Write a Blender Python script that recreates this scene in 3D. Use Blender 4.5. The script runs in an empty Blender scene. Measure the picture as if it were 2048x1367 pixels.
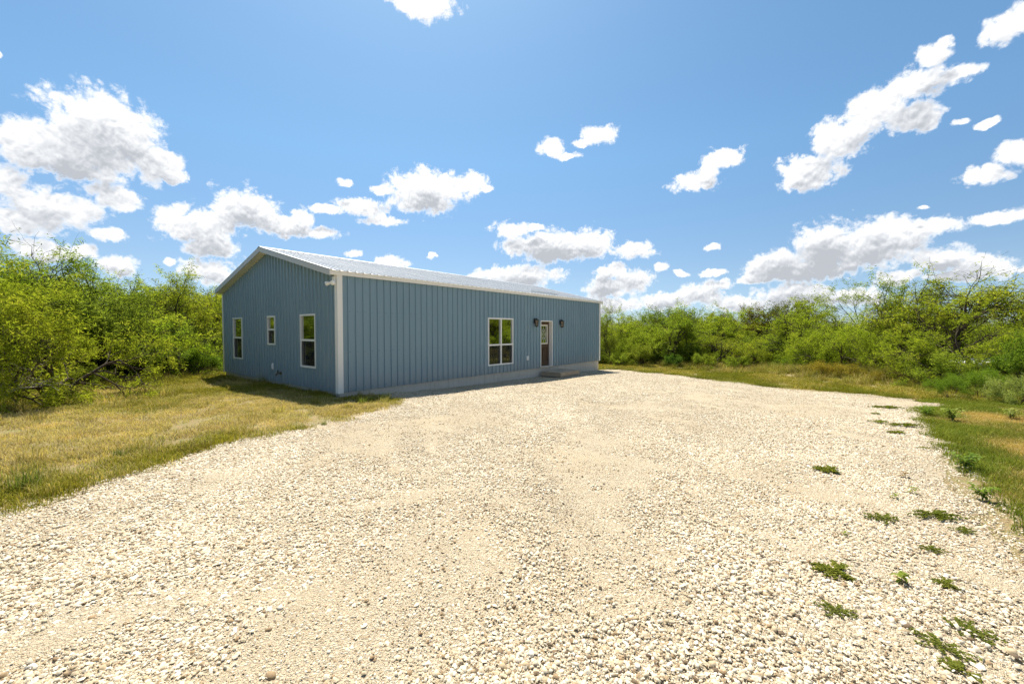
import bpy, bmesh, math, random
import numpy as np
from mathutils import Vector, Matrix
R = math.radians
random.seed(7)
rng = np.random.default_rng(11)
sc = bpy.context.scene

# ------------------------------------------------------------------ camera
F_PX, PITCH, CAM_H = 818.2, 0.0302, 1.6886          # focal length in pixels of a 2048 px wide frame
cam_d = bpy.data.cameras.new('camera'); cam_d.sensor_width = 36.0
cam_d.lens = F_PX / 2048 * 36.0; cam_d.clip_end = 3000; cam_d.clip_start = 0.05
cam = bpy.data.objects.new('camera', cam_d); sc.collection.objects.link(cam)
cam.location = (0, 0, CAM_H); cam.rotation_euler = (math.pi / 2 - PITCH, 0, 0)
sc.camera = cam

# ------------------------------------------------------------------ sun, sky, exposure
SUN_EL = R(62.5); SUN_AZ = math.atan2(-0.1357, 0.4818)      # azimuth from +Y towards +X
sun_dir = Vector((math.sin(SUN_AZ) * math.cos(SUN_EL), math.cos(SUN_AZ) * math.cos(SUN_EL), math.sin(SUN_EL)))
sun_d = bpy.data.lights.new('sun', 'SUN'); sun_d.energy = 4.6; sun_d.angle = R(0.5); sun_d.color = (1.0, 0.945, 0.86)
sun = bpy.data.objects.new('sun', sun_d); sc.collection.objects.link(sun)
sun.rotation_euler = sun_dir.to_track_quat('Z', 'Y').to_euler()
sc.view_settings.view_transform = 'Standard'; sc.view_settings.look = 'None'
sc.view_settings.gamma = 1.0; sc.view_settings.exposure = 1.1
sc.view_settings.use_curve_mapping = False
sc.cycles.max_bounces = 8; sc.cycles.transparent_max_bounces = 12
sc.cycles.caustics_reflective = False; sc.cycles.caustics_refractive = False
sc.cycles.use_denoising = True; sc.cycles.denoiser = 'OPENIMAGEDENOISE'
sc.cycles.denoising_input_passes = 'RGB_ALBEDO_NORMAL'; sc.cycles.denoising_prefilter = 'NONE'
sc.cycles.use_adaptive_sampling = True; sc.cycles.adaptive_threshold = 0.015; sc.cycles.adaptive_min_samples = 12

world = bpy.data.worlds.new('World'); sc.world = world; world.use_nodes = True

# clouds: ellipses (x, y, rx, ry) as read off the photograph, turned into azimuth and elevation
CLOUDS = [
 (215,255,118,72),(150,305,150,58),(300,325,66,44),(55,295,85,46),(340,352,30,20),
 (15,365,60,42),(95,415,112,46),(230,392,56,26),(50,440,95,28),(215,468,48,15),
 (100,500,75,22),(175,503,32,15),(240,530,48,24),(420,540,58,26),(336,522,15,8),
 (490,418,66,40),(400,458,82,42),(560,450,74,24),(640,463,52,12),(425,490,64,22),(600,432,26,18),
 (690,366,16,9),(722,415,60,20),(765,442,50,11),(655,420,50,11),(768,382,24,12),
 (865,375,86,34),(845,402,70,28),(938,364,42,22),(975,375,16,9),
 (1098,296,30,19),(1130,313,32,8),(1197,271,40,20),(1160,287,18,9),
 (1440,318,48,22),(1388,362,46,22),(1418,340,24,20),
 (1622,342,66,38),(1680,275,68,46),(1750,217,72,40),(1830,175,82,36),(1905,155,50,20),(1870,112,32,24),(1893,84,20,12),(1826,238,56,29),(1588,366,44,16),
 (2022,42,52,38),(2035,306,52,30),(1975,350,52,18),
 (1105,492,96,34),(1175,484,55,28),(1025,455,40,16),(1268,502,50,17),(1070,455,20,10),
 (1050,555,80,26),(985,548,50,13),(780,524,36,13),(705,510,18,9),(868,512,14,5),
 (1215,572,50,28),(1265,562,50,26),(1320,534,16,11),(1225,540,40,14),
 (1400,588,56,22),(1325,600,70,18),(1424,545,32,7),(1424,496,20,8),(1364,546,13,7),(1440,572,30,14),
 (1655,492,84,54),(1760,478,112,38),(1850,456,70,22),(1555,532,62,36),(1640,535,100,28),(1525,555,52,12),(1720,515,80,24),
 (1880,518,62,28),(1795,552,52,15),(1955,532,90,22),(1900,556,70,14),(2000,432,74,15),(1845,417,14,5),
 (1585,592,95,26),(1480,606,80,18),(1700,596,66,20),(1215,612,90,14),(1975,243,26,8),(1920,240,22,8),
 (850,10,68,34),(3,108,8,10),
]
def px_dir(x, y):
    a = (x - 1024) / F_PX; b = (683.5 - y) / F_PX
    return np.array([a, math.cos(PITCH) + b * math.sin(PITCH), -math.sin(PITCH) + b * math.cos(PITCH)])
def px_ang(x, y):
    d = px_dir(x, y); return math.atan2(d[0], d[1]), math.atan2(d[2], math.hypot(d[0], d[1]))

class NT:
    """small helper for writing node trees"""
    def __init__(s, tree): s.t = tree; s.n = tree.nodes; s.l = tree.links
    def new(s, kind, **kw):
        nd = s.n.new(kind)
        for k, v in kw.items(): setattr(nd, k, v)
        return nd
    def put(s, sock, v):
        if isinstance(v, bpy.types.NodeSocket): s.l.new(v, sock)
        elif v is not None: sock.default_value = v
    def math(s, op, a, b=None, c=None, clamp=False):
        nd = s.new('ShaderNodeMath', operation=op, use_clamp=clamp)
        for i, v in enumerate((a, b, c)): s.put(nd.inputs[i], v)
        return nd.outputs[0]
    def vec(s, op, a, b=None, c=None):
        nd = s.new('ShaderNodeVectorMath', operation=op)
        for i, v in enumerate((a, b, c)): s.put(nd.inputs[i], v)
        return nd.outputs['Value'] if op in ('LENGTH', 'DOT_PRODUCT', 'DISTANCE') else nd.outputs[0]
    def noise(s, v, scale, detail=4, rough=0.55, dist=0.0, dim='3D', out='Fac', lac=2.0):
        nd = s.new('ShaderNodeTexNoise', noise_dimensions=dim)
        s.put(nd.inputs['Vector'], v); s.put(nd.inputs['Scale'], scale); s.put(nd.inputs['Detail'], detail)
        s.put(nd.inputs['Roughness'], rough); s.put(nd.inputs['Distortion'], dist); s.put(nd.inputs['Lacunarity'], lac)
        return nd.outputs[out]
    def voro(s, v, scale, out='Distance', feature='F1', dim='3D', rand=1.0, detail=0.0, rough=0.5):
        nd = s.new('ShaderNodeTexVoronoi', feature=feature, voronoi_dimensions=dim)
        s.put(nd.inputs['Vector'], v); s.put(nd.inputs['Scale'], scale); s.put(nd.inputs['Randomness'], rand)
        if 'Detail' in nd.inputs: s.put(nd.inputs['Detail'], detail); s.put(nd.inputs['Roughness'], rough)
        return nd.outputs[out]
    def mapr(s, v, a, b, c=0.0, d=1.0, smooth=False):
        nd = s.new('ShaderNodeMapRange', interpolation_type='SMOOTHSTEP' if smooth else 'LINEAR')
        for i, x in enumerate((v, a, b, c, d)): s.put(nd.inputs[i], x)
        return nd.outputs[0]
    def mix(s, fac, a, b, blend='MIX'):
        nd = s.new('ShaderNodeMix', data_type='RGBA', blend_type=blend)
        s.put(nd.inputs[0], fac); s.put(nd.inputs[6], a); s.put(nd.inputs[7], b)
        return nd.outputs[2]
    def ramp(s, fac, stops):
        nd = s.new('ShaderNodeValToRGB'); s.put(nd.inputs[0], fac)
        e = nd.color_ramp.elements
        while len(e) < len(stops): e.new(0.5)
        for i, (p, c) in enumerate(stops): e[i].position = p; e[i].color = (*c, 1) if len(c) == 3 else c
        return nd.outputs[0]

def build_world():
    t = world.node_tree; t.nodes.clear(); W = NT(t)
    out = W.new('ShaderNodeOutputWorld')
    sky = W.new('ShaderNodeTexSky', sky_type='NISHITA'); sky.sun_disc = False
    sky.sun_elevation = SUN_EL; sky.sun_rotation = SUN_AZ
    sky.air_density = 0.6; sky.dust_density = 0.5; sky.ozone_density = 3.0; sky.altitude = 150
    bg = W.new('ShaderNodeBackground'); bg.inputs[1].default_value = 0.1
    # direction -> (azimuth, elevation)
    geo = W.new('ShaderNodeTexCoord')
    dirv = geo.outputs['Generated']
    sep = W.new('ShaderNodeSeparateXYZ'); W.l.new(dirv, sep.inputs[0])
    x, y, z = sep.outputs
    # clear-air colour balance, the same all round the compass
    bal = W.ramp(z, [(0.0, (0.52, 0.54, 0.56)), (0.12, (0.68, 0.69, 0.62)), (0.37, (0.80, 1.01, 0.93)), (0.63, (0.82, 1.08, 1.03)), (1.0, (0.82, 1.08, 1.03))])
    W.put(bg.inputs[0], W.mix(1.0, sky.outputs[0], bal, 'MULTIPLY'))
    az = W.math('ARCTAN2', x, y)
    hor = W.math('SQRT', W.math('ADD', W.math('MULTIPLY', x, x), W.math('MULTIPLY', y, y)))
    el = W.math('ARCTAN2', z, hor)
    cmb = W.new('ShaderNodeCombineXYZ'); W.put(cmb.inputs[0], az); W.put(cmb.inputs[1], el)
    P = cmb.outputs[0]
    # cloud field as a group
    g = bpy.data.node_groups.new('cloud_field', 'ShaderNodeTree')
    g.interface.new_socket('P', in_out='INPUT', socket_type='NodeSocketVector')
    g.interface.new_socket('F', in_out='OUTPUT', socket_type='NodeSocketFloat')
    G = NT(g); gi = G.new('NodeGroupInput'); go = G.new('NodeGroupOutput')
    p = gi.outputs[0]
    acc = None
    for (cx, cy, rx, ry) in CLOUDS:
        a0, e0 = px_ang(cx, cy)
        a1, _ = px_ang(cx + rx, cy); a2, _ = px_ang(cx - rx, cy)
        _, e1 = px_ang(cx, cy - ry); _, e2 = px_ang(cx, cy + ry)
        sx, sy = 2 / abs(a1 - a2) * 0.96, 2 / abs(e1 - e2) * 0.96
        v = G.vec('MULTIPLY_ADD', p, (sx, sy, 0), (-a0 * sx, -e0 * sy, 0))
        d = G.vec('DOT_PRODUCT', v, v)
        acc = d if acc is None else G.math('SMOOTH_MIN', acc, d, 0.16)
    G.put(go.inputs[0], G.math('SUBTRACT', 1.0, G.math('SQRT', G.math('MAXIMUM', acc, 0.0))))
    # cauliflower detail as a group: billows of three sizes and a little wispy noise
    h = bpy.data.node_groups.new('cloud_detail', 'ShaderNodeTree')
    h.interface.new_socket('P', in_out='INPUT', socket_type='NodeSocketVector')
    h.interface.new_socket('D', in_out='OUTPUT', socket_type='NodeSocketFloat')
    H = NT(h); hi = H.new('NodeGroupInput'); ho = H.new('NodeGroupOutput')
    tot = None
    for k, (scl, amp) in enumerate(((17.0, 1.05), (37.0, 0.85), (78.0, 0.55), (165.0, 0.34))):
        b = H.math('MULTIPLY', H.math('SUBTRACT', H.math('ABSOLUTE', H.math('SUBTRACT', H.noise(H.vec('ADD', hi.outputs[0], (k * 3.1, 1.7 * k, 0.3)), scl, 0.0), 0.5)), 0.10), amp)
        tot = b if tot is None else H.math('ADD', tot, b)
    H.put(ho.inputs[0], tot)
    # scattered cumulus everywhere outside the photographed part of the sky
    cy_ = W.math('DIVIDE', 1.0, W.math('ADD', W.math('MAXIMUM', z, 0.0), 0.16))
    pl = W.vec('MULTIPLY', dirv, (1, 1, 0))
    sc_ = W.new('ShaderNodeVectorMath', operation='SCALE'); W.put(sc_.inputs[0], pl); W.put(sc_.inputs[3], cy_)
    gen = W.mapr(W.noise(sc_.outputs[0], 1.7, 1, 0.45), 0.52, 0.72, -0.4, 1.0)
    outside = W.math('MAXIMUM', W.mapr(W.math('ABSOLUTE', az), R(56), R(66), 0, 1, True), W.mapr(el, R(44), R(54), 0, 1, True))
    gen = W.math('SUBTRACT', gen, W.math('MULTIPLY', W.math('SUBTRACT', 1.0, outside), 3.0))
    warp = W.vec('SUBTRACT', W.noise(dirv, 16.0, 4, 0.62, out='Color'), (0.5, 0.5, 0.5))
    Pw = W.vec('MULTIPLY_ADD', warp, (0.046, 0.034, 0.0), P)
    near = W.mapr(el, 0.04, 0.34, 0.30, 1.0)
    def field(shift_up):
        grp = W.new('ShaderNodeGroup'); grp.node_tree = g; pv = Pw
        if shift_up:
            up = W.new('ShaderNodeCombineXYZ'); W.put(up.inputs[1], W.math('MULTIPLY', near, shift_up)); pv = W.vec('ADD', Pw, up.outputs[0])
        W.put(grp.inputs[0], pv)
        return W.math('MAXIMUM', grp.outputs[0], gen)
    def detail(off):
        grp = W.new('ShaderNodeGroup'); grp.node_tree = h
        W.put(grp.inputs[0], W.vec('ADD', dirv, off) if off else dirv)
        return grp.outputs[0]
    F0, F1, F2 = field(0.0), field(0.024), field(0.052)
    D0, D1 = detail(None), detail((-0.002, 0.0, 0.006))
    soft = W.noise(dirv, 9.0, 3, 0.55)
    wisp = W.math('MULTIPLY', W.math('SUBTRACT', W.noise(dirv, 48.0, 6, 0.70), 0.5), 1.05)
    Fa = W.math('ADD', W.math('ADD', F0, D0), wisp)
    alpha = W.mapr(Fa, -0.10, 0.40, 0, 1, True)
    # lit tops, grey undersides: how much cloud lies between here and the sun, how thick it is here, which way the billow faces
    over = W.math('ADD', W.math('MULTIPLY', W.mapr(W.math('ADD', F1, W.math('MULTIPLY', D0, 0.6)), -0.10, 0.85), 0.45), W.math('MULTIPLY', W.mapr(F2, -0.28, 0.75), 0.95))
    thick = W.mapr(Fa, 0.00, 0.40, 0, 1, True)
    relief = W.math('MULTIPLY', W.math('SUBTRACT', D1, D0), 1.25)
    grey = W.math('MULTIPLY', W.math('MULTIPLY', over, thick), W.mapr(soft, 0.35, 0.64, 0.50, 0.92))
    grey = W.math('ADD', grey, W.math('MULTIPLY', relief, W.mapr(thick, 0, 1, 0.45, 1.0)), clamp=True)
    col = W.ramp(grey, [(0.0, (1.04, 1.04, 1.03)), (0.18, (0.97, 0.975, 0.98)), (0.5, (0.76, 0.78, 0.81)), (0.85, (0.55, 0.575, 0.62)), (1.0, (0.49, 0.515, 0.56))])
    cb = W.new('ShaderNodeBackground'); W.put(cb.inputs[0], col); cb.inputs[1].default_value = 0.525
    mx = W.new('ShaderNodeMixShader'); W.put(mx.inputs[0], W.math('MULTIPLY', alpha, W.mapr(el, -0.02, 0.0)))
    W.l.new(bg.outputs[0], mx.inputs[1]); W.l.new(cb.outputs[0], mx.inputs[2])
    W.l.new(mx.outputs[0], out.inputs[0])
    world.cycles.sampling_method = 'MANUAL'; world.cycles.sample_map_resolution = 512
build_world()

# ------------------------------------------------------------------ place: building frame, terrain
TH = 0.892407; C0 = np.array([-4.6792, 11.0330])
U = np.array([math.cos(TH), math.sin(TH)]); V = np.array([-math.sin(TH), math.cos(TH)])
L, WD, EAVE, SLOPE = 15.24, 9.144, 3.149, 0.25
def gz(x, y):
    """height of the ground; z = 0 is the top of the building's slab"""
    x = np.asarray(x, float); y = np.asarray(y, float)
    s = (x - C0[0]) * U[0] + (y - C0[1]) * U[1]; g = (x - C0[0]) * V[0] + (y - C0[1]) * V[1]
    sl = np.clip(s, -14, 34)
    z = -0.12 - 0.03 * sl - 0.01 * np.clip(g, 0, 16)
    # the gravel lies a little lower along the middle of the long wall
    z = z - 0.10 * np.exp(-((s - 4.5) / 3.6) ** 2) * np.exp(-(g / 1.6) ** 2)
    # a low rough bank between the drive and the brush
    z = z + 0.22 * np.exp(-((x - 15.5) / 4.5) ** 2 - ((y - 20.0) / 2.6) ** 2) + 0.16 * np.exp(-((x - 9.0) / 3.5) ** 2 - ((y - 25.0) / 1.6) ** 2)
    z = z + 0.015 * np.sin(0.9 * x + 0.6 * y) + 0.012 * np.sin(1.7 * x - 1.3 * y + 1.0)
    return z
def gp(px, py):
    """the ground point seen at a pixel of the 2048 px frame"""
    d = px_dir(px, py); t = 10.0
    for _ in range(60):
        zz = float(gz(d[0] * t, d[1] * t)); t = 0.5 * t + 0.5 * min((zz - CAM_H) / d[2] if d[2] < -1e-4 else 200.0, 200.0)
    return np.array([d[0] * t, d[1] * t, zz])
def bw(s, off, z):
    """building coordinates (along the long wall, into the building, up) -> world"""
    p = C0 + U * s + V * off; return (float(p[0]), float(p[1]), float(z))
def at(px, depth):
    """ground point at a depth in front of the camera, below a pixel column"""
    x = (px - 1024) / F_PX * depth; return np.array([x, depth, float(gz(x, depth))])

# ------------------------------------------------------------------ helpers
COL = sc.collection
def link(o, parent=None):
    COL.objects.link(o)
    if parent is not None: o.parent = parent
    return o
def mesh_obj(name, verts, faces, mats=None, parent=None, smooth=False, loc=None):
    me = bpy.data.meshes.new(name); me.from_pydata([tuple(map(float, v)) for v in verts], [], [tuple(map(int, f)) for f in faces])
    for m in (mats if isinstance(mats, (list, tuple)) else [mats] if mats else []): me.materials.append(m)
    if smooth: me.polygons.foreach_set('use_smooth', [True] * len(me.polygons))
    me.update()
    o = bpy.data.objects.new(name, me)
    if loc is not None: o.location = loc
    return link(o, parent)
def np_mesh(name, verts, faces, mat=None, attrs=None, smooth=False):
    """fast mesh from arrays: verts (n,3), faces (m,k) of one size; attrs {name: per-face floats}"""
    verts = np.ascontiguousarray(verts, np.float32); faces = np.ascontiguousarray(faces, np.int32)
    me = bpy.data.meshes.new(name); m, k = faces.shape
    me.vertices.add(len(verts)); me.vertices.foreach_set('co', verts.ravel())
    me.loops.add(m * k); me.loops.foreach_set('vertex_index', faces.ravel())
    me.polygons.add(m); me.polygons.foreach_set('loop_start', np.arange(0, m * k, k, dtype=np.int32))
    me.polygons.foreach_set('loop_total', np.full(m, k, np.int32))
    if smooth: me.polygons.foreach_set('use_smooth', np.ones(m, bool))
    for an, av in (attrs or {}).items():
        a = me.attributes.new(an, 'FLOAT', 'FACE'); a.data.foreach_set('value', np.ascontiguousarray(av, np.float32))
    if mat: me.materials.append(mat)
    me.update(calc_edges=True)
    return me
class MB:
    """collects simple solids and links them as one mesh object"""
    def __init__(s): s.v = []; s.f = []
    def box(s, x0, x1, y0, y1, z0, z1):
        b = len(s.v)
        s.v += [(x0, y0, z0), (x1, y0, z0), (x1, y1, z0), (x0, y1, z0), (x0, y0, z1), (x1, y0, z1), (x1, y1, z1), (x0, y1, z1)]
        s.f += [(b, b + 3, b + 2, b + 1), (b + 4, b + 5, b + 6, b + 7), (b, b + 1, b + 5, b + 4), (b + 1, b + 2, b + 6, b + 5), (b + 2, b + 3, b + 7, b + 6), (b + 3, b, b + 4, b + 7)]
        return s
    def prism(s, poly, ax, a0, a1):
        """extrude a 2-D polygon along axis ax (0,1,2) from a0 to a1"""
        b = len(s.v); n = len(poly)
        for a in (a0, a1):
            for p in poly:
                q = [p[0], p[1]]; q.insert(ax, a); s.v.append(tuple(q))
        s.f += [tuple(b + i for i in range(n))[::-1], tuple(b + n + i for i in range(n))]
        s.f += [(b + i, b + (i + 1) % n, b + n + (i + 1) % n, b + n + i) for i in range(n)]
        return s
    def tube(s, pts, rad, n=8, cap=True):
        """round bar through points; rad a number or one per point"""
        pts = [Vector(p) for p in pts]; b = len(s.v)
        rad = rad if isinstance(rad, (list, tuple)) else [rad] * len(pts)
        for i, p in enumerate(pts):
            d = (pts[min(i + 1, len(pts) - 1)] - pts[max(i - 1, 0)]).normalized()
            a = d.orthogonal().normalized(); c = d.cross(a)
            for k in range(n):
                t = 2 * math.pi * k / n; s.v.append(tuple(p + (a * math.cos(t) + c * math.sin(t)) * rad[i]))
        for i in range(len(pts) - 1):
            for k in range(n): s.f.append((b + i * n + k, b + i * n + (k + 1) % n, b + (i + 1) * n + (k + 1) % n, b + (i + 1) * n + k))
        if cap:
            s.f.append(tuple(b + k for k in range(n))[::-1]); s.f.append(tuple(b + (len(pts) - 1) * n + k for k in range(n)))
        return s
    def lathe(s, prof, n=14, c=(0, 0, 0), axis=2):
        """profile of (radius, height) turned about an axis through c"""
        b = len(s.v)
        for r, h in prof:
            for k in range(n):
                t = 2 * math.pi * k / n; q = [r * math.cos(t), r * math.sin(t)]; q.insert(axis, h)
                s.v.append((q[0] + c[0], q[1] + c[1], q[2] + c[2]))
        for i in range(len(prof) - 1):
            for k in range(n): s.f.append((b + i * n + k, b + i * n + (k + 1) % n, b + (i + 1) * n + (k + 1) % n, b + (i + 1) * n + k))
        s.f.append(tuple(b + k for k in range(n))[::-1]); s.f.append(tuple(b + (len(prof) - 1) * n + k for k in range(n)))
        return s
    def obj(s, name, mat, parent=None, bevel=0.0, smooth=False):
        o = mesh_obj(name, s.v, s.f, mat, parent, smooth)
        if bevel:
            bm = bmesh.new(); bm.from_mesh(o.data)
            bmesh.ops.bevel(bm, geom=bm.edges[:], offset=bevel, segments=1, affect='EDGES', clamp_overlap=True)
            bm.to_mesh(o.data); bm.free()
        return o
def tag(o, label=None, cat=None, group=None, kind=None):
    for k, v in (('label', label), ('category', cat), ('group', group), ('kind', kind)):
        if v: o[k] = v
    return o
def empty(name, loc=(0, 0, 0), rz=0.0, parent=None):
    o = bpy.data.objects.new(name, None); o.location = loc; o.rotation_euler = (0, 0, rz); o.empty_display_size = 0.2
    return link(o, parent)

# ------------------------------------------------------------------ materials
def material(name):
    m = bpy.data.materials.new(name); m.use_nodes = True; m.node_tree.nodes.clear()
    N = NT(m.node_tree); out = N.new('ShaderNodeOutputMaterial'); return m, N, out
def principled(N, out, col, rough=0.6, metal=0.0, spec=0.5, bump=None, bump_s=0.3, bump_d=0.01):
    b = N.new('ShaderNodeBsdfPrincipled')
    N.put(b.inputs['Base Color'], col if isinstance(col, bpy.types.NodeSocket) else (*col, 1)); N.put(b.inputs['Roughness'], rough)
    N.put(b.inputs['Metallic'], metal); N.put(b.inputs['Specular IOR Level'], spec)
    if bump is not None:
        bn = N.new('ShaderNodeBump'); N.put(bn.inputs['Height'], bump); bn.inputs['Strength'].default_value = bump_s; bn.inputs['Distance'].default_value = bump_d
        N.l.new(bn.outputs[0], b.inputs['Normal'])
    N.l.new(b.outputs[0], out.inputs[0]); return b
def obj_co(N): return N.new('ShaderNodeTexCoord').outputs['Object']
def pos_co(N): return N.new('ShaderNodeNewGeometry').outputs['Position']
def painted(name, col, var=0.10, rough=0.45, scale=1.2, metal=0.0, spec=0.5, dirt=0.0, bump=0.0):
    """coated sheet metal, plastic or wood paint with faint unevenness and dust"""
    m, N, out = material(name); co = obj_co(N)
    n1 = N.noise(co, scale, 5, 0.6); n2 = N.noise(co, scale * 22, 3, 0.6)
    f = N.math('ADD', N.math('MULTIPLY', n1, 0.7), N.math('MULTIPLY', n2, 0.3))
    c = N.mix(f, tuple(x * (1 - var) for x in col) + (1,), tuple(min(1, x * (1 + var)) for x in col) + (1,))
    if dirt:
        st = N.noise(N.vec('MULTIPLY', co, (6, 6, 0.5)), 2.0, 5, 0.65)
        c = N.mix(N.math('MULTIPLY', N.mapr(st, 0.48, 0.75), dirt), c, (0.34, 0.29, 0.22, 1))
    principled(N, out, c, N.mapr(n1, 0.3, 0.7, rough - 0.07, rough + 0.09), metal, spec, n2 if bump else None, bump, 0.004)
    return m
def foliage(name, cols, trans=0.45, attr='tint', objtint=True, inst=False):
    """thin leaves lit from both sides; colour from a per-leaf tint and the object's own colour"""
    m, N, out = material(name)
    a = N.new('ShaderNodeAttribute'); a.attribute_name = attr; a.attribute_type = 'GEOMETRY'
    c = N.ramp(a.outputs['Fac'], [(i / max(1, len(cols) - 1), cc) for i, cc in enumerate(cols)])
    if objtint:
        oi = N.new('ShaderNodeObjectInfo'); c = N.mix(1.0, c, oi.outputs['Color'], 'MULTIPLY')
    if inst:
        ia = N.new('ShaderNodeAttribute'); ia.attribute_name = 'hue'; ia.attribute_type = 'INSTANCER'
        c = N.mix(1.0, c, ia.outputs['Color'], 'MULTIPLY')
    d = N.new('ShaderNodeBsdfDiffuse'); N.put(d.inputs[0], c)
    t = N.new('ShaderNodeBsdfTranslucent'); N.put(t.inputs[0], N.mix(1.0, c, (1.25, 1.22, 0.62, 1), 'MULTIPLY'))
    mx = N.new('ShaderNodeMixShader'); mx.inputs[0].default_value = trans
    N.l.new(d.outputs[0], mx.inputs[1]); N.l.new(t.outputs[0], mx.inputs[2])
    N.l.new(mx.outputs[0], out.inputs[0])
    return m

def m_ground():
    m, N, out = material('dry_soil'); co = pos_co(N)
    n1 = N.noise(co, 0.45, 5, 0.6); n2 = N.noise(co, 9.0, 5, 0.65); n3 = N.noise(co, 60.0, 4, 0.7)
    c = N.mix(N.mapr(n1, 0.35, 0.65), (0.17, 0.12, 0.06, 1), (0.25, 0.185, 0.09, 1))
    c = N.mix(N.mapr(n2, 0.42, 0.62), c, (0.17, 0.17, 0.06, 1))
    c = N.mix(N.mapr(n3, 0.45, 0.70, 0, 0.8), c, (0.38, 0.28, 0.13, 1))
    principled(N, out, c, 0.95, 0, 0.1, N.math('ADD', n2, n3), 0.7, 0.03); return m
def m_gravel_bed():
    m, N, out = material('gravel_bed'); co = pos_co(N)
    big = N.noise(co, 0.5, 4, 0.6); fine = N.noise(co, 140.0, 4, 0.7)
    v1 = N.voro(co, 62.0, 'Color'); d1 = N.voro(co, 62.0, 'Distance'); v2 = N.voro(co, 150.0, 'Color'); d2 = N.voro(co, 150.0, 'Distance')
    s1 = N.new('ShaderNodeSeparateColor'); N.put(s1.inputs[0], v1); s2 = N.new('ShaderNodeSeparateColor'); N.put(s2.inputs[0], v2)
    sand = N.mix(fine, (0.36, 0.28, 0.175, 1), (0.58, 0.49, 0.35, 1))
    st1 = N.ramp(s1.outputs[0], [(0.0, (0.30, 0.21, 0.12)), (0.25, (0.52, 0.42, 0.27)), (0.7, (0.66, 0.58, 0.43)), (1.0, (0.74, 0.69, 0.57))])
    st2 = N.ramp(s2.outputs[0], [(0.0, (0.28, 0.20, 0.11)), (0.3, (0.50, 0.40, 0.25)), (1.0, (0.70, 0.62, 0.47))])
    c = N.mix(N.mapr(d2, 0.30, 0.62), st2, sand)
    c = N.mix(N.math('MULTIPLY', N.mapr(d1, 0.55, 0.35), N.mapr(s1.outputs[1], 0.35, 0.55)), c, st1)
    c = N.mix(N.mapr(big, 0.42, 0.66, 0.0, 0.42), c, N.mix(fine, (0.44, 0.33, 0.19, 1), (0.58, 0.46, 0.29, 1)))
    hgt = N.math('ADD', N.math('MULTIPLY', N.mapr(d1, 0.6, 0.1), s1.outputs[1]), N.math('MULTIPLY', N.mapr(d2, 0.6, 0.1), 0.5))
    principled(N, out, c, 0.95, 0, 0.15, N.math('ADD', hgt, N.math('MULTIPLY', fine, 0.4)), 1.0, 0.016); return m
def m_stone():
    m, N, out = material('limestone_chips')
    a = N.new('ShaderNodeAttribute'); a.attribute_name = 'tint'
    c = N.ramp(a.outputs['Fac'], [(0.0, (0.12, 0.09, 0.06)), (0.08, (0.28, 0.195, 0.11)), (0.25, (0.425, 0.34, 0.215)), (0.5, (0.525, 0.455, 0.33)), (0.8, (0.605, 0.55, 0.435)), (1.0, (0.72, 0.695, 0.62))])
    n = N.noise(obj_co(N), 90.0, 4, 0.65)
    c = N.mix(N.mapr(n, 0.3, 0.75, 0.0, 0.5), c, N.mix(1.0, c, (0.74, 0.64, 0.50, 1), 'MULTIPLY'))
    principled(N, out, c, 0.9, 0, 0.2, n, 0.4, 0.004); return m
def m_concrete():
    m, N, out = material('slab_concrete'); co = obj_co(N)
    n1 = N.noise(co, 1.3, 5, 0.6); n2 = N.noise(co, 30.0, 4, 0.65)
    c = N.mix(n1, (0.50, 0.455, 0.38, 1), (0.66, 0.61, 0.53, 1)); c = N.mix(N.mapr(n2, 0.4, 0.7, 0, 0.35), c, (0.42, 0.37, 0.30, 1))
    drip = N.noise(N.vec('MULTIPLY', co, (3.0, 3.0, 0.35)), 3.0, 4, 0.7)
    c = N.mix(N.mapr(drip, 0.54, 0.72, 0, 0.55), c, (0.28, 0.23, 0.165, 1))
    principled(N, out, c, 0.9, 0, 0.25, n2, 0.4, 0.006); return m
def m_wood(name, a, b, scale=(2.0, 14.0, 14.0), rough=0.75):
    m, N, out = material(name); co = obj_co(N)
    g1 = N.noise(N.vec('MULTIPLY', co, scale), 3.0, 5, 0.62, 0.6); g2 = N.noise(co, 60, 3, 0.6)
    c = N.mix(N.mapr(g1, 0.3, 0.7), (*a, 1), (*b, 1))
    principled(N, out, c, rough, 0, 0.3, N.math('ADD', g1, N.math('MULTIPLY', g2, 0.3)), 0.35, 0.006); return m
def m_bark():
    m, N, out = material('bark'); co = obj_co(N)
    g = N.noise(N.vec('MULTIPLY', co, (14, 14, 3)), 2.0, 5, 0.65)
    c = N.mix(N.mapr(g, 0.3, 0.7), (0.035, 0.026, 0.018, 1), (0.13, 0.10, 0.07, 1))
    principled(N, out, c, 0.95, 0, 0.1, g, 0.9, 0.03); return m
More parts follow.
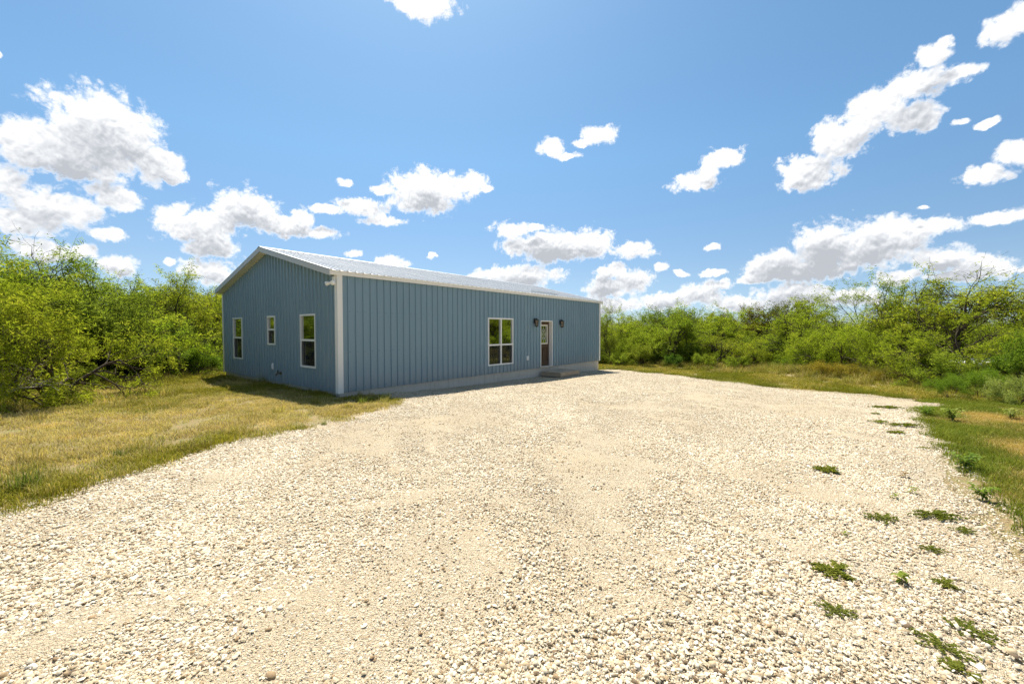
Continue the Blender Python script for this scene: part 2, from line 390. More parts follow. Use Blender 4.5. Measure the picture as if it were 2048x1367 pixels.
def m_glass():
    m, N, out = material('window_glass')
    t = N.new('ShaderNodeBsdfTransparent'); t.inputs[0].default_value = (0.62, 0.66, 0.63, 1)
    gl = N.new('ShaderNodeBsdfGlossy'); gl.inputs[0].default_value = (0.86, 0.92, 0.88, 1); gl.inputs['Roughness'].default_value = 0.012
    n = N.noise(obj_co(N), 1.6, 2, 0.5); bn = N.new('ShaderNodeBump'); N.put(bn.inputs['Height'], n); bn.inputs['Strength'].default_value = 0.05; bn.inputs['Distance'].default_value = 0.02
    N.l.new(bn.outputs[0], gl.inputs['Normal'])
    lw = N.new('ShaderNodeLayerWeight'); lw.inputs[0].default_value = 0.35
    mx = N.new('ShaderNodeMixShader'); N.put(mx.inputs[0], N.mapr(lw.outputs['Fresnel'], 0.0, 1.0, 0.55, 1.0))
    N.l.new(t.outputs[0], mx.inputs[1]); N.l.new(gl.outputs[0], mx.inputs[2]); N.l.new(mx.outputs[0], out.inputs[0]); return m
def m_screen():
    m, N, out = material('insect_screen')
    t = N.new('ShaderNodeBsdfTransparent'); d = N.new('ShaderNodeBsdfDiffuse'); d.inputs[0].default_value = (0.045, 0.045, 0.042, 1)
    mx = N.new('ShaderNodeMixShader'); mx.inputs[0].default_value = 0.55
    N.l.new(t.outputs[0], mx.inputs[1]); N.l.new(d.outputs[0], mx.inputs[2]); N.l.new(mx.outputs[0], out.inputs[0]); return m

def m_siding():
    """factory-painted steel: slight oil-canning, faint sheet-to-sheet tone, dust and rain splash at the foot"""
    m, N, out = material('blue_steel_siding'); co = obj_co(N); oi = N.new('ShaderNodeObjectInfo')
    big = N.noise(N.vec('MULTIPLY', co, (1.3, 1.3, 0.55)), 1.0, 3, 0.5); mid = N.noise(co, 5.0, 4, 0.6); fine = N.noise(co, 55.0, 3, 0.6)
    c = N.mix(N.math('ADD', N.math('MULTIPLY', big, 0.6), N.math('MULTIPLY', oi.outputs['Random'], 0.4)), (0.182, 0.278, 0.340, 1), (0.218, 0.322, 0.386, 1))
    z = N.new('ShaderNodeSeparateXYZ'); N.put(z.inputs[0], co)
    splash = N.math('MULTIPLY', N.mapr(N.math('ADD', z.outputs[2], N.math('MULTIPLY', mid, -0.5)), 0.25, -0.35), N.mapr(fine, 0.35, 0.65, 0.35, 1.0))
    c = N.mix(N.math('MULTIPLY', splash, 0.5), c, (0.34, 0.31, 0.26, 1))
    streak = N.noise(N.vec('MULTIPLY', co, (9, 9, 0.6)), 1.6, 4, 0.65)
    c = N.mix(N.mapr(streak, 0.52, 0.8, 0, 0.25), c, (0.30, 0.31, 0.30, 1))
    principled(N, out, c, N.mapr(mid, 0.3, 0.7, 0.30, 0.45), 0, 0.5, big, 0.35, 0.05); return m

M = {}
M['soil'] = m_ground(); M['bed'] = m_gravel_bed(); M['stone'] = m_stone(); M['concrete'] = m_concrete(); M['bark'] = m_bark()
M['blue'] = m_siding()
M['liner'] = painted('wall_liner', (0.20, 0.19, 0.17), 0.1, 0.9)
M['white'] = painted('white_trim', (0.82, 0.80, 0.75), 0.04, 0.5, 2.0, dirt=0.07)
M['fascia'] = painted('grey_white_fascia', (0.56, 0.55, 0.52), 0.05, 0.5, 2.0, dirt=0.1)
M['vinyl'] = painted('white_vinyl', (0.80, 0.79, 0.75), 0.03, 0.4, 2.0)
M['galv'] = painted('galvalume_roof', (0.62, 0.62, 0.61), 0.05, 0.45, 0.5, metal=0.3)
M['ridge'] = painted('ridge_metal', (0.30, 0.31, 0.31), 0.08, 0.45, 0.8, metal=0.5)
M['screw'] = painted('screw_head', (0.07, 0.11, 0.14), 0.1, 0.5)
M['glass'] = m_glass(); M['screen'] = m_screen()
M['door'] = m_wood('stained_door', (0.050, 0.030, 0.019), (0.095, 0.058, 0.034), (12, 12, 1.6), 0.5)
M['cream'] = painted('cream_lite_frame', (0.66, 0.62, 0.50), 0.04, 0.5)
M['came'] = painted('zinc_came', (0.55, 0.55, 0.50), 0.1, 0.4, metal=0.6)
M['black'] = painted('black_metal', (0.018, 0.017, 0.016), 0.2, 0.45)
M['lampglass'] = painted('seeded_lamp_glass', (0.16, 0.13, 0.10), 0.2, 0.15)
M['deck'] = m_wood('weathered_deck', (0.32, 0.235, 0.155), (0.52, 0.42, 0.30))
M['brass'] = painted('tarnished_brass', (0.16, 0.11, 0.05), 0.2, 0.45, metal=0.7)
M['plastic'] = painted('white_plastic', (0.82, 0.82, 0.80), 0.02, 0.35)
M['lens'] = painted('frosted_lens', (0.88, 0.88, 0.86), 0.02, 0.3)
M['blind'] = painted('roller_blind', (0.70, 0.68, 0.58), 0.04, 0.8)

# ------------------------------------------------------------------ ground and drive
def grid_axis(lo, hi, fine_lo, fine_hi, d):
    a = list(np.arange(fine_lo, fine_hi + 1e-6, d)); step = d
    while a[-1] < hi: step *= 1.35; a.append(a[-1] + step)
    step = d
    while a[0] > lo: step *= 1.35; a.insert(0, a[0] - step)
    return np.array(a)
gx, gy = grid_axis(-900, 900, -34, 42, 0.5), grid_axis(-500, 1400, -8, 46, 0.5)
XX, YY = np.meshgrid(gx, gy); nx, ny = len(gx), len(gy)
gv = np.stack([XX, YY, gz(XX, YY)], -1).reshape(-1, 3)
ii = (np.arange(ny - 1)[:, None] * nx + np.arange(nx - 1)[None, :]).ravel()
ground = link(bpy.data.objects.new('ground', np_mesh('ground', gv, np.stack([ii, ii + 1, ii + nx + 1, ii + nx], 1), M['soil'], smooth=True)))
tag(ground, kind='structure')

def wpx(lst): return [tuple(gp(*q)[:2]) for q in lst]
DRIVE = [(-9.5, -5.0), (-7.3, 1.2)] + wpx([(0, 1037), (70, 1018), (130, 1003), (185, 985), (250, 958), (330, 930), (400, 907), (450, 893), (500, 885), (570, 868), (640, 850), (690, 840), (740, 825), (775, 817), (806, 806), (800, 797), (772, 792)])
DRIVE += [bw(1.35, 0.03, 0)[:2], bw(8, 0.03, 0)[:2], bw(15.22, 0.03, 0)[:2]]
DRIVE += wpx([(1222, 739), (1250, 740.5), (1320, 748), (1400, 758), (1500, 770), (1600, 783), (1700, 790), (1760, 795), (1830, 803), (1895, 812), (1860, 817), (1826, 818), (1838, 832), (1850, 850), (1872, 866), (1855, 884), (1868, 915), (1888, 955), (1896, 985), (1925, 1015), (1965, 1062), (2010, 1105), (2052, 1138)])
DRIVE += [(4.5, 2.0), (6.0, -1.0), (8.0, -5.0)]
DRIVE = np.array(DRIVE)
# resample the outline and roughen it
def resample(poly, step, jit, seed):
    r = np.random.default_rng(seed); out = []
    for a, b in zip(poly, np.roll(poly, -1, 0)):
        n = max(1, int(np.hypot(*(b - a)) / step))
        for k in range(n): out.append(a + (b - a) * k / n + r.normal(0, jit, 2))
    return np.array(out)
DR = resample(DRIVE, 0.15, 0.022, 3)
def inside(px, py, poly):
    px = np.asarray(px); py = np.asarray(py); res = np.zeros(px.shape, bool)
    x0, y0 = poly[:, 0], poly[:, 1]; x1, y1 = np.roll(x0, -1), np.roll(y0, -1)
    for a, b, c, d in zip(x0, y0, x1, y1):
        if b == d: continue
        hit = ((b > py) != (d > py)) & (px < (c - a) * (py - b) / (d - b) + a); res ^= hit
    return res
def edge_dist(px, py, poly):
    """distance to the outline and the nearest point on it"""
    P = np.stack([px, py], -1); best = np.full(len(P), 1e9); bp = np.zeros_like(P)
    for a, b in zip(poly, np.roll(poly, -1, 0)):
        ab = b - a; t = np.clip(((P - a) @ ab) / max(ab @ ab, 1e-9), 0, 1); q = a + t[:, None] * ab
        dd = np.hypot(*(P - q).T); k = dd < best; best[k] = dd[k]; bp[k] = q[k]
    return best, bp
def build_drive():
    d = 0.16; xs = np.arange(-10, 14, d); ys = np.arange(-5.2, 26, d)
    cx, cy = np.meshgrid(xs[:-1] + d / 2, ys[:-1] + d / 2); keep = inside(cx.ravel(), cy.ravel(), DR)
    nx = len(xs); j, i = np.divmod(np.arange(keep.size), nx - 1); b = (j * nx + i)[keep]
    faces = np.stack([b, b + 1, b + nx + 1, b + nx], 1)
    used, inv = np.unique(faces, return_inverse=True); faces = inv.reshape(faces.shape)
    x = xs[used % nx]; y = ys[used // nx]
    cnt = np.bincount(faces.ravel(), minlength=len(used)); rim = cnt < 4
    _, q = edge_dist(x[rim], y[rim], DR); x[rim], y[rim] = q[:, 0], q[:, 1]
    z = gz(x, y) + 0.012 + rng.normal(0, 0.002, len(x))
    z[rim] -= 0.004
    o = link(bpy.data.objects.new('gravel_drive', np_mesh('gravel_drive', np.stack([x, y, z], 1), faces, M['bed'], smooth=True)))
    tag(o, kind='structure')
build_drive()

# ------------------------------------------------------------------ metal building
B = empty('metal_building', (C0[0], C0[1], 0), TH)
tag(B, 'long blue-grey metal building with white trim and pale metal gable roof', 'building')
slab = MB().box(0.03, L - 0.03, 0.03, WD - 0.03, -1.6, -0.002).obj('foundation_slab', M['concrete'], B)
WMAP = {'front': lambda s, o, z: (s, -o, z), 'back': lambda s, o, z: (s, WD + o, z), 'near': lambda s, o, z: (-o, s, z), 'far': lambda s, o, z: (L + o, s, z)}
OPEN = {'front': [(5.97, 7.51, 0.285, 2.15), (9.47, 10.45, -1, 2.10)], 'near': [(7.05, 8.03, 0.56, 2.15), (4.06, 4.70, 1.175, 2.15), (1.25, 2.23, 0.56, 2.15)], 'back': [], 'far': []}
def ztop(side): return (lambda s: EAVE + 0.02) if side in ('front', 'back') else (lambda s: EAVE + 0.01 + SLOPE * min(s, WD - s))
PITCH_RIB = 0.2286
def profile(s0, s1, first):
    pts = [(s0, 0.0)]
    k = math.floor((s0 - first) / PITCH_RIB)
    while True:
        c = first + k * PITCH_RIB; k += 1
        if c - 0.03 > s1: break
        for ds, h in ((-0.027, 0), (-0.015, 0.036), (0.015, 0.036), (0.027, 0), (0.070, 0.0), (0.076, 0.0035), (0.082, 0.0), (0.146, 0.0), (0.152, 0.0035), (0.158, 0.0)):
            if s0 + 1e-4 < c + ds < s1 - 1e-4: pts.append((c + ds, h))
    pts.append((s1, 0.0)); return pts
def sheet(name, side, pts, base, z0, parent, mat):
    ops = OPEN[side]; top = ztop(side); wm = WMAP[side]
    cuts = sorted({e for o in ops for e in o[:2] if pts[0][0] < e < pts[-1][0]}); P = list(pts)
    for c in cuts:
        for i in range(len(P) - 1):
            if P[i][0] < c < P[i + 1][0]:
                t = (c - P[i][0]) / (P[i + 1][0] - P[i][0]); P.insert(i + 1, (c, P[i][1] + t * (P[i + 1][1] - P[i][1]))); break
    v, f, cell = [], [], []
    for (a, ha), (b, hb) in zip(P[:-1], P[1:]):
        mid = (a + b) / 2; iv = [(z0, None)]
        for o in ops:
            if o[0] < mid < o[1]: iv = [(z0, o[2]), (o[3], None)] if o[2] > z0 else [(o[3], None)]
        for lo, hi in iv:
            n = len(v)
            v += [wm(a, base + ha, lo), wm(b, base + hb, lo), wm(b, base + hb, top(b) if hi is None else hi), wm(a, base + ha, top(a) if hi is None else hi)]
            f.append((n, n + 1, n + 2, n + 3)); cell.append((a, b, lo, 99.0 if hi is None else hi))
    # a sheet cut right through by an opening is laid as separate sheets
    grp = list(range(len(cell)))
    def root(i):
        while grp[i] != i: i = grp[i]
        return i
    for i in range(len(cell)):
        for j in range(i):
            if abs(cell[j][1] - cell[i][0]) < 1e-6 and min(cell[i][3], cell[j][3]) > max(cell[i][2], cell[j][2]) + 1e-6: grp[root(i)] = root(j)
    made = None
    for g in sorted({root(i) for i in range(len(cell))}):
        vv, ff = [], []
        for i in range(len(cell)):
            if root(i) == g: n = len(vv); vv += [v[q] for q in f[i]]; ff.append((n, n + 1, n + 2, n + 3))
        ob = mesh_obj(name, vv, ff, mat, parent); made = made or ob
    return made
for side in ('front', 'near', 'back', 'far'):
    ln = L if side in ('front', 'back') else WD
    prof = [(0.0, 0.0), (ln, 0.0)] if side in ('front', 'back') else [(0.0, 0.0), (ln / 2, 0.0), (ln, 0.0)]
    wall = sheet('wall', side, prof, -0.06, 0.0, B, M['liner'])
    k = 0
    while k * 0.9144 < ln - 0.01:
        sheet('wall_panel', side, profile(k * 0.9144, min(ln, (k + 1) * 0.9144), 0.055), 0.004, -0.03, wall, M['blue']); k += 1
    # rows of screws along the girts
    mb = MB(); top = ztop(side); ops = OPEN[side]
    rows = [0.06, 1.07, 2.18, 3.08] + ([3.55, 4.05] if side in ('near', 'far') else [])
    for z in rows:
        s = 0.055 + PITCH_RIB * 0.5
        while s < ln - 0.05:
            if z < top(s) - 0.06 and not any(o[0] - 0.05 < s < o[1] + 0.05 and o[2] - 0.05 < z < o[3] + 0.05 for o in ops):
                p = WMAP[side](s - 0.075, 0.004, z); r = 0.011
                if side in ('front', 'back'): mb.box(p[0] - r, p[0] + r, p[1] - 0.006, p[1] + 0.006, z - r, z + r)
                else: mb.box(p[0] - 0.006, p[0] + 0.006, p[1] - r, p[1] + r, z - r, z + r)
            s += PITCH_RIB
    sw = mb.obj('screws', M['screw'], wall); sw['kind'] = 'stuff'
# corner trims: L-shaped covers
for (cx, cy, sx, sy) in ((0, 0, 1, 1), (L, 0, -1, 1), (0, WD, 1, -1), (L, WD, -1, -1)):
    mb = MB(); o, w, t = 0.044, 0.105, 0.008
    xs = sorted((cx - sx * o, cx + sx * w)); ys = sorted((cy - sy * o, cy - sy * (o - t)))
    mb.box(xs[0], xs[1], ys[0], ys[1], -0.045, EAVE + 0.02)
    xs = sorted((cx - sx * o, cx - sx * (o - t))); ys = sorted((cy - sy * (o - t - 0.001), cy + sy * w))
    mb.box(xs[0], xs[1], ys[0], ys[1], -0.045, EAVE + 0.02)
    mb.obj('corner_trim', M['white'], B)
# eave trims along both long sides
OH = 0.25
for sgn, y0 in ((-1, 0.0), (1, WD)):
    mb = MB()
    poly = [(y0 + sgn * 0.034, EAVE), (y0 + sgn * 0.075, EAVE - 0.004), (y0 + sgn * 0.085, EAVE + 0.118), (y0 + sgn * 0.02, EAVE + 0.122)]
    mb.prism(poly, 0, -OH - 0.012, L + OH + 0.012); mb.obj('eave_trim', M['white'], B)
# roof: two slopes of ribbed sheets
ROOF0 = EAVE + 0.128
roof = MB()
for y0, y1, z0, z1 in ((-0.06, WD / 2, ROOF0 - 0.03, ROOF0 - 0.02 + SLOPE * WD / 2), (WD + 0.06, WD / 2, ROOF0 - 0.03, ROOF0 - 0.02 + SLOPE * WD / 2)):
    roof.prism([(y0, z0 - 0.02), (y1, z1 - 0.02), (y1, z1), (y0, z0)], 0, -OH + 0.004, L + OH - 0.004)
roof = roof.obj('roof', M['liner'], B)
x = -OH; sheets = []
while x < L + OH - 0.02: sheets.append((x, min(x + 0.9144, L + OH))); x += 0.9144
for sgn in (-1, 1):
    for a, b in sheets:
        v, f = [], []
        for (s, h) in profile(a, b, -OH + 0.02):
            for y in (-0.115, WD / 2 - 0.02):
                z = ROOF0 + SLOPE * max(y, -0.115) + h * 0.9
                v.append((s, y if sgn < 0 else WD - y, z))
        for i in range(len(v) // 2 - 1): f.append((2 * i, 2 * i + 2, 2 * i + 3, 2 * i + 1))
        mesh_obj('roof_panel', v, f, M['galv'], roof)
zr = ROOF0 + SLOPE * WD / 2 + 0.03
mb = MB().prism([(WD / 2 - 0.17, zr - 0.045), (WD / 2, zr + 0.012), (WD / 2 + 0.17, zr - 0.045), (WD / 2 + 0.17, zr - 0.052), (WD / 2, zr + 0.004), (WD / 2 - 0.17, zr - 0.052)], 0, -OH - 0.03, L + OH + 0.03)
mb.obj('ridge_cap', M['ridge'], roof)
# closure strips under the ridge cap: dark notches between the ribs
mb = MB()
xx = -OH + 0.02 + PITCH_RIB / 2
while xx < L + OH:
    for sg in (-1, 1): mb.box(xx - 0.07, xx + 0.07, WD / 2 + sg * 0.172 - 0.012, WD / 2 + sg * 0.172 + 0.012, zr - 0.09, zr - 0.05)
    xx += PITCH_RIB
mb.obj('ridge_closure', M['black'], roof)['kind'] = 'stuff'
mb = MB()
s = -OH + 0.10
while s < L + OH - 0.05:
    for q in range(5):
        y = 0.15 + q * 1.05; z = ROOF0 + SLOPE * y
        mb.box(s - 0.012, s + 0.012, y - 0.012, y + 0.012, z, z + 0.009)
        mb.box(s - 0.012, s + 0.012, WD - y - 0.012, WD - y + 0.012, z, z + 0.009)
    s += PITCH_RIB
mb.obj('roof_screws', M['ridge'], roof)['kind'] = 'stuff'
# rain diverter over the door
mb = MB().prism([(0.22, ROOF0 + 0.06), (0.225, ROOF0 + 0.06), (0.25, ROOF0 + 0.16), (0.243, ROOF0 + 0.16)], 0, 9.1, 11.3)
mb.obj('rain_diverter', M['white'], roof)
# rakes: soffit strip and fascia on both gables
for x0, sg in ((0.0, -1), (L, 1)):
    for half in (0, 1):
        def yy(t): return t if half == 0 else WD - t
        def slab_(x_a, x_b, za, zb, ya=-0.05, yb=WD / 2):
            poly = [(yy(ya), EAVE + za + SLOPE * ya), (yy(yb), EAVE + za + SLOPE * yb), (yy(yb), EAVE + zb + SLOPE * yb), (yy(ya), EAVE + zb + SLOPE * ya)]
            return MB().prism(poly, 0, min(x_a, x_b), max(x_a, x_b))
        slab_(x0, x0 + sg * (OH - 0.002), 0.0, 0.02).obj('soffit', M['white'], B)
        slab_(x0 + sg * OH, x0 + sg * (OH + 0.022), -0.015, 0.150, -0.08).obj('rake_trim', M['fascia'], B)
        slab_(x0 + sg * (OH - 0.06), x0 + sg * (OH + 0.024), 0.151, 0.159, -0.08).obj('rake_cap', M['galv'], B)

def window(side, s0, s1, z0, z1, rail, mull=None):
    wm = WMAP[side]
    def bx(mb, a, b, o0, o1, c, d):
        p, q = wm(a, o0, c), wm(b, o1, d)
        return mb.box(min(p[0], q[0]), max(p[0], q[0]), min(p[1], q[1]), max(p[1], q[1]), min(p[2], q[2]), max(p[2], q[2]))
    w = empty('window', (0, 0, 0), 0, B); fw = 0.055
    mb = MB(); bx(mb, s0, s1, -0.07, 0.032, z1 - fw, z1); bx(mb, s0, s1, -0.07, 0.034, z0, z0 + fw)
    bx(mb, s0, s0 + fw, -0.069, 0.031, z0 + fw, z1 - fw); bx(mb, s1 - fw, s1, -0.069, 0.031, z0 + fw, z1 - fw)
    cells = [(s0 + fw, s1 - fw)]
    if mull: bx(mb, mull - 0.035, mull + 0.035, -0.068, 0.03, z0 + fw, z1 - fw); cells = [(s0 + fw, mull - 0.035), (mull + 0.035, s1 - fw)]
    mb.obj('frame', M['vinyl'], w)
    for a, b in cells:
        bx(MB(), a, b, -0.05, 0.014, rail - 0.03, rail + 0.03).obj('sash_rail', M['vinyl'], w)
        bx(MB(), a, b, -0.022, -0.016, rail + 0.03, z1 - fw).obj('pane', M['glass'], w)
        bx(MB(), a + 0.012, b - 0.012, -0.046, -0.040, z0 + fw + 0.01, rail - 0.03).obj('pane', M['glass'], w)
        p = [wm(a + 0.014, -0.008, z0 + fw + 0.012), wm(b - 0.014, -0.008, z0 + fw + 0.012), wm(b - 0.014, -0.008, rail - 0.034), wm(a + 0.014, -0.008, rail - 0.034)]
        mesh_obj('insect_screen', p, [(0, 1, 2, 3)], M['screen'], w)
        mb = MB(); t = 0.012
        bx(mb, a, a + t, -0.014, -0.004, z0 + fw, rail - 0.03); bx(mb, b - t, b, -0.014, -0.004, z0 + fw, rail - 0.03)
        bx(mb, a + t, b - t, -0.014, -0.004, z0 + fw, z0 + fw + t)
        mb.obj('screen_frame', M['black'], w)
    return w
window('near', 7.05, 8.03, 0.56, 2.15, 1.38); window('near', 4.06, 4.70, 1.175, 2.15, 1.69); window('near', 1.25, 2.23, 0.56, 2.15, 1.375)
fwin = window('front', 5.97, 7.51, 0.285, 2.15, 1.09, 6.74)
for a, b in ((6.03, 6.70), (6.78, 7.36)):
    MB().box(a, b, 0.10, 0.16, 1.86, 2.08).obj('raised_blind', M['blind'], fwin)
MB().box(7.36, 7.50, 0.12, 0.14, 0.32, 2.12).obj('bright_strip', M['blind'], fwin)  # pale upright strip added for the brightness at this side of the window
# entrance door, set back in a deep white frame
D = empty('door', (0, 0, 0), 0, B); s0, s1, zt, dp = 9.47, 10.45, 2.10, 0.20
mb = MB().box(s0, s0 + 0.045, -0.034, dp, 0.0, zt).box(s1 - 0.045, s1, -0.034, dp, 0.0, zt).box(s0 + 0.045, s1 - 0.045, -0.034, dp, zt - 0.045, zt)
mb.obj('door_frame', M['vinyl'], D)
MB().box(s0 - 0.02, s1 + 0.02, -0.05, dp + 0.05, -0.03, 0.018).obj('threshold', M['concrete'], D)
a, b = s0 + 0.048, s1 - 0.048
mb = MB().box(a, a + 0.13, dp - 0.055, dp - 0.01, 0.02, zt - 0.048).box(b - 0.13, b, dp - 0.055, dp - 0.01, 0.02, zt - 0.048)
mb.box(a + 0.13, b - 0.13, dp - 0.055, dp - 0.01, 0.02, 0.24).box(a + 0.13, b - 0.13, dp - 0.055, dp - 0.01, 0.86, 1.03).box(a + 0.13, b - 0.13, dp - 0.055, dp - 0.01, zt - 0.20, zt - 0.048)
mb.box((a + b) / 2 - 0.05, (a + b) / 2 + 0.05, dp - 0.055, dp - 0.01, 0.24, 0.86)
leaf = mb.obj('door_leaf', M['door'], D)
for q0, q1 in ((a + 0.13, (a + b) / 2 - 0.05), ((a + b) / 2 + 0.05, b - 0.13)):
    MB().box(q0, q1, dp - 0.03, dp - 0.012, 0.24, 0.86).box(q0 + 0.035, q1 - 0.035, dp - 0.045, dp - 0.03, 0.28, 0.82).obj('door_panel', M['door'], D, 0.006)
g0, g1, h0, h1 = a + 0.13, b - 0.13, 1.03, zt - 0.20
mb = MB().box(g0 - 0.015, g0 + 0.05, dp - 0.066, dp - 0.02, h0 - 0.015, h1 + 0.015).box(g1 - 0.05, g1 + 0.015, dp - 0.066, dp - 0.02, h0 - 0.015, h1 + 0.015)
mb.box(g0 + 0.05, g1 - 0.05, dp - 0.066, dp - 0.02, h0 - 0.015, h0 + 0.05).box(g0 + 0.05, g1 - 0.05, dp - 0.066, dp - 0.02, h1 - 0.05, h1 + 0.015)
mb.obj('lite_frame', M['cream'], D)
MB().box(g0 + 0.05, g1 - 0.05, dp - 0.045, dp - 0.038, h0 + 0.05, h1 - 0.05).obj('door_glass', M['glass'], D)
mb = MB(); gc = (g0 + g1) / 2; zc = (h0 + h1) / 2; yq = dp - 0.052
def ring(cx, cz, rx, rz, a0=0, a1=2 * math.pi, n=18): return [(cx + rx * math.cos(a0 + (a1 - a0) * i / n), yq, cz + rz * math.sin(a0 + (a1 - a0) * i / n)) for i in range(n + 1)]
mb.tube(ring(gc, zc, 0.13, 0.26), 0.009, 5)
for sg in (-1, 1):
    mb.tube(ring(gc + sg * 0.06, zc + 0.09, 0.06, 0.075), 0.008, 5); mb.tube(ring(gc + sg * 0.06, zc - 0.09, 0.06, 0.075), 0.008, 5)
    mb.tube(ring(gc, zc + sg * 0.20, 0.05, 0.05), 0.008, 5)
mb.tube([(g0 + 0.05, yq, zc), (gc - 0.13, yq, zc)], 0.007, 5); mb.tube([(g1 - 0.05, yq, zc), (gc + 0.13, yq, zc)], 0.007, 5)
mb.tube([(gc, yq, h1 - 0.05), (gc, yq, zc + 0.26)], 0.007, 5); mb.tube([(gc, yq, h0 + 0.05), (gc, yq, zc - 0.26)], 0.007, 5)
mb.obj('leaded_scrolls', M['came'], D)
MB().lathe([(0.028, dp - 0.056), (0.028, dp - 0.064), (0.012, dp - 0.066), (0.012, dp - 0.09), (0.028, dp - 0.10), (0.030, dp - 0.12), (0.018, dp - 0.135)], 12, (a + 0.07, 0, 0.96), 1).obj('door_knob', M['brass'], D, smooth=True)

def on_building(name, s, off, z, label, cat, group=None):
    o = empty(name, bw(s, off, z), TH); return tag(o, label, cat, group)
# two lanterns beside the door
def lantern(s, z, label):
    o = on_building('wall_lantern', s, -0.03, z, label, 'lantern', 'lanterns beside the door')
    MB().box(-0.055, 0.055, -0.02, 0.004, -0.02, 0.20).obj('back_plate', M['black'], o, 0.006)
    MB().tube([(0, -0.01, 0.15), (0, -0.07, 0.21), (0, -0.13, 0.19)], 0.010, 6).obj('arm', M['black'], o)
    MB().lathe([(0.012, 0.20), (0.03, 0.185), (0.06, 0.16), (0.11, 0.125), (0.112, 0.115), (0.09, 0.112)], 6, (0, -0.13, 0)).obj('cap', M['black'], o)
    MB().lathe([(0.062, -0.13), (0.088, 0.112)], 6, (0, -0.13, 0)).obj('lamp_glass', M['lampglass'], o)
    mb = MB()
    for k in range(6):
        t = k * math.pi / 3
        mb.tube([(0.064 * math.cos(t), -0.13 + 0.064 * math.sin(t), -0.13), (0.091 * math.cos(t), -0.13 + 0.091 * math.sin(t), 0.114)], 0.008, 5)
    mb.lathe([(0.082, -0.03), (0.086, -0.03), (0.086, -0.015), (0.082, -0.015)], 6, (0, -0.13, 0))
    mb.obj('cage', M['black'], o)
    MB().lathe([(0.072, -0.125), (0.075, -0.145), (0.04, -0.17), (0.012, -0.175), (0.012, -0.20)], 6, (0, -0.13, 0)).obj('base', M['black'], o)
lantern(8.98, 1.98, 'black metal wall lantern between the window and the brown door')
lantern(11.07, 1.96, 'black metal wall lantern on the far side of the brown door')
o = on_building('outlet_cover', 8.47, -0.004, 0.46, 'small white outlet cover low on the long blue wall beside the window', 'outlet')
MB().box(-0.045, 0.045, -0.075, 0, -0.09, 0.09).obj('cover', M['plastic'], o, 0.01); MB().box(-0.047, 0.047, -0.078, -0.06, 0.088, 0.098).obj('hood', M['plastic'], o)
o = on_building('vent_cover', -0.004, 4.27, 0.46, 'small white rounded cover low on the gable wall under the little window', 'vent')
MB().box(-0.05, 0, -0.05, 0.05, -0.11, 0.11).obj('cover', M['plastic'], o, 0.02); MB().box(-0.062, -0.05, -0.025, 0.025, -0.06, 0.06).obj('flap', M['plastic'], o, 0.004)
o = on_building('hose_spigot', -0.004, 3.66, 0.27, 'dark brass hose spigot sticking out near the foot of the gable wall', 'spigot')
MB().tube([(0, 0, 0), (-0.10, 0, 0), (-0.15, 0, -0.02), (-0.17, 0, -0.07)], [0.022, 0.020, 0.022, 0.020], 8).obj('pipe', M['brass'], o)
mb = MB()
for k in range(12):
    t0, t1 = k * math.pi / 6, (k + 1) * math.pi / 6
    mb.tube([(-0.11, 0.045 * math.cos(t0), 0.06 + 0.045 * math.sin(t0)), (-0.11, 0.045 * math.cos(t1), 0.06 + 0.045 * math.sin(t1))], 0.009, 5)
mb.tube([(-0.11, 0, 0.0), (-0.11, 0, 0.06)], 0.008, 5).tube([(-0.11, -0.045, 0.06), (-0.11, 0.045, 0.06)], 0.007, 5)
mb.obj('wheel_handle', M['black'], o)
MB().lathe([(0.05, -0.03), (0.05, -0.012), (0.03, -0.006)], 10, (0, 0, 0), 0).obj('escutcheon', M['brass'], o)
# twin floodlight under the corner of the rake
o = on_building('security_floodlight', -0.02, 0.10, 2.98, 'white twin-head security floodlight at the corner under the eave', 'floodlight')
MB().box(-0.06, 0, -0.07, 0.07, 0.0, 0.14).obj('junction_box', M['plastic'], o, 0.012)
for y, dx, dy in ((0.10, -0.09, 0.06), (-0.12, -0.09, -0.07)):
    MB().tube([(-0.04, y * 0.4, 0.02), (-0.09, y, -0.02)], 0.015, 8).obj('knuckle', M['plastic'], o)
    d = Vector((dx, dy, -0.03)).normalized(); p = Vector((-0.09, y, -0.03))
    MB().tube([p - d * 0.02, p + d * 0.02, p + d * 0.06, p + d * 0.115], [0.025, 0.045, 0.058, 0.062], 12).obj('lamp_head', M['plastic'], o)
    MB().tube([p + d * 0.112, p + d * 0.122, p + d * 0.128], [0.056, 0.052, 0.03], 12).obj('lens', M['lens'], o)
# timber platform step
sx0, sx1, dep = 9.42, 11.02, 1.05
pc = C0 + U * (sx0 + sx1) / 2 - V * (0.10 + dep / 2); zs = float(gz(*pc))
st = empty('timber_step', (pc[0], pc[1], zs), TH); tag(st, 'low weathered timber platform step below the brown door', 'step')
hw = (sx1 - sx0) / 2; hh = 0.255
for k in range(7):
    y0 = -dep / 2 + k * dep / 7
    MB().box(-hw - 0.02, hw + 0.02, y0 + 0.003, y0 + dep / 7 - 0.004, hh - 0.036, hh + rng.normal(0, 0.0015)).obj('plank', M['deck'], st, 0.004)
for y in (-dep / 2 + 0.012, dep / 2 - 0.05): MB().box(-hw, hw, y, y + 0.038, 0.06, hh - 0.038).obj('side_board', M['deck'], st)
for xq in (-hw, hw - 0.038): MB().box(xq, xq + 0.038, -dep / 2 + 0.052, dep / 2 - 0.052, 0.06, hh - 0.039).obj('side_board', M['deck'], st)
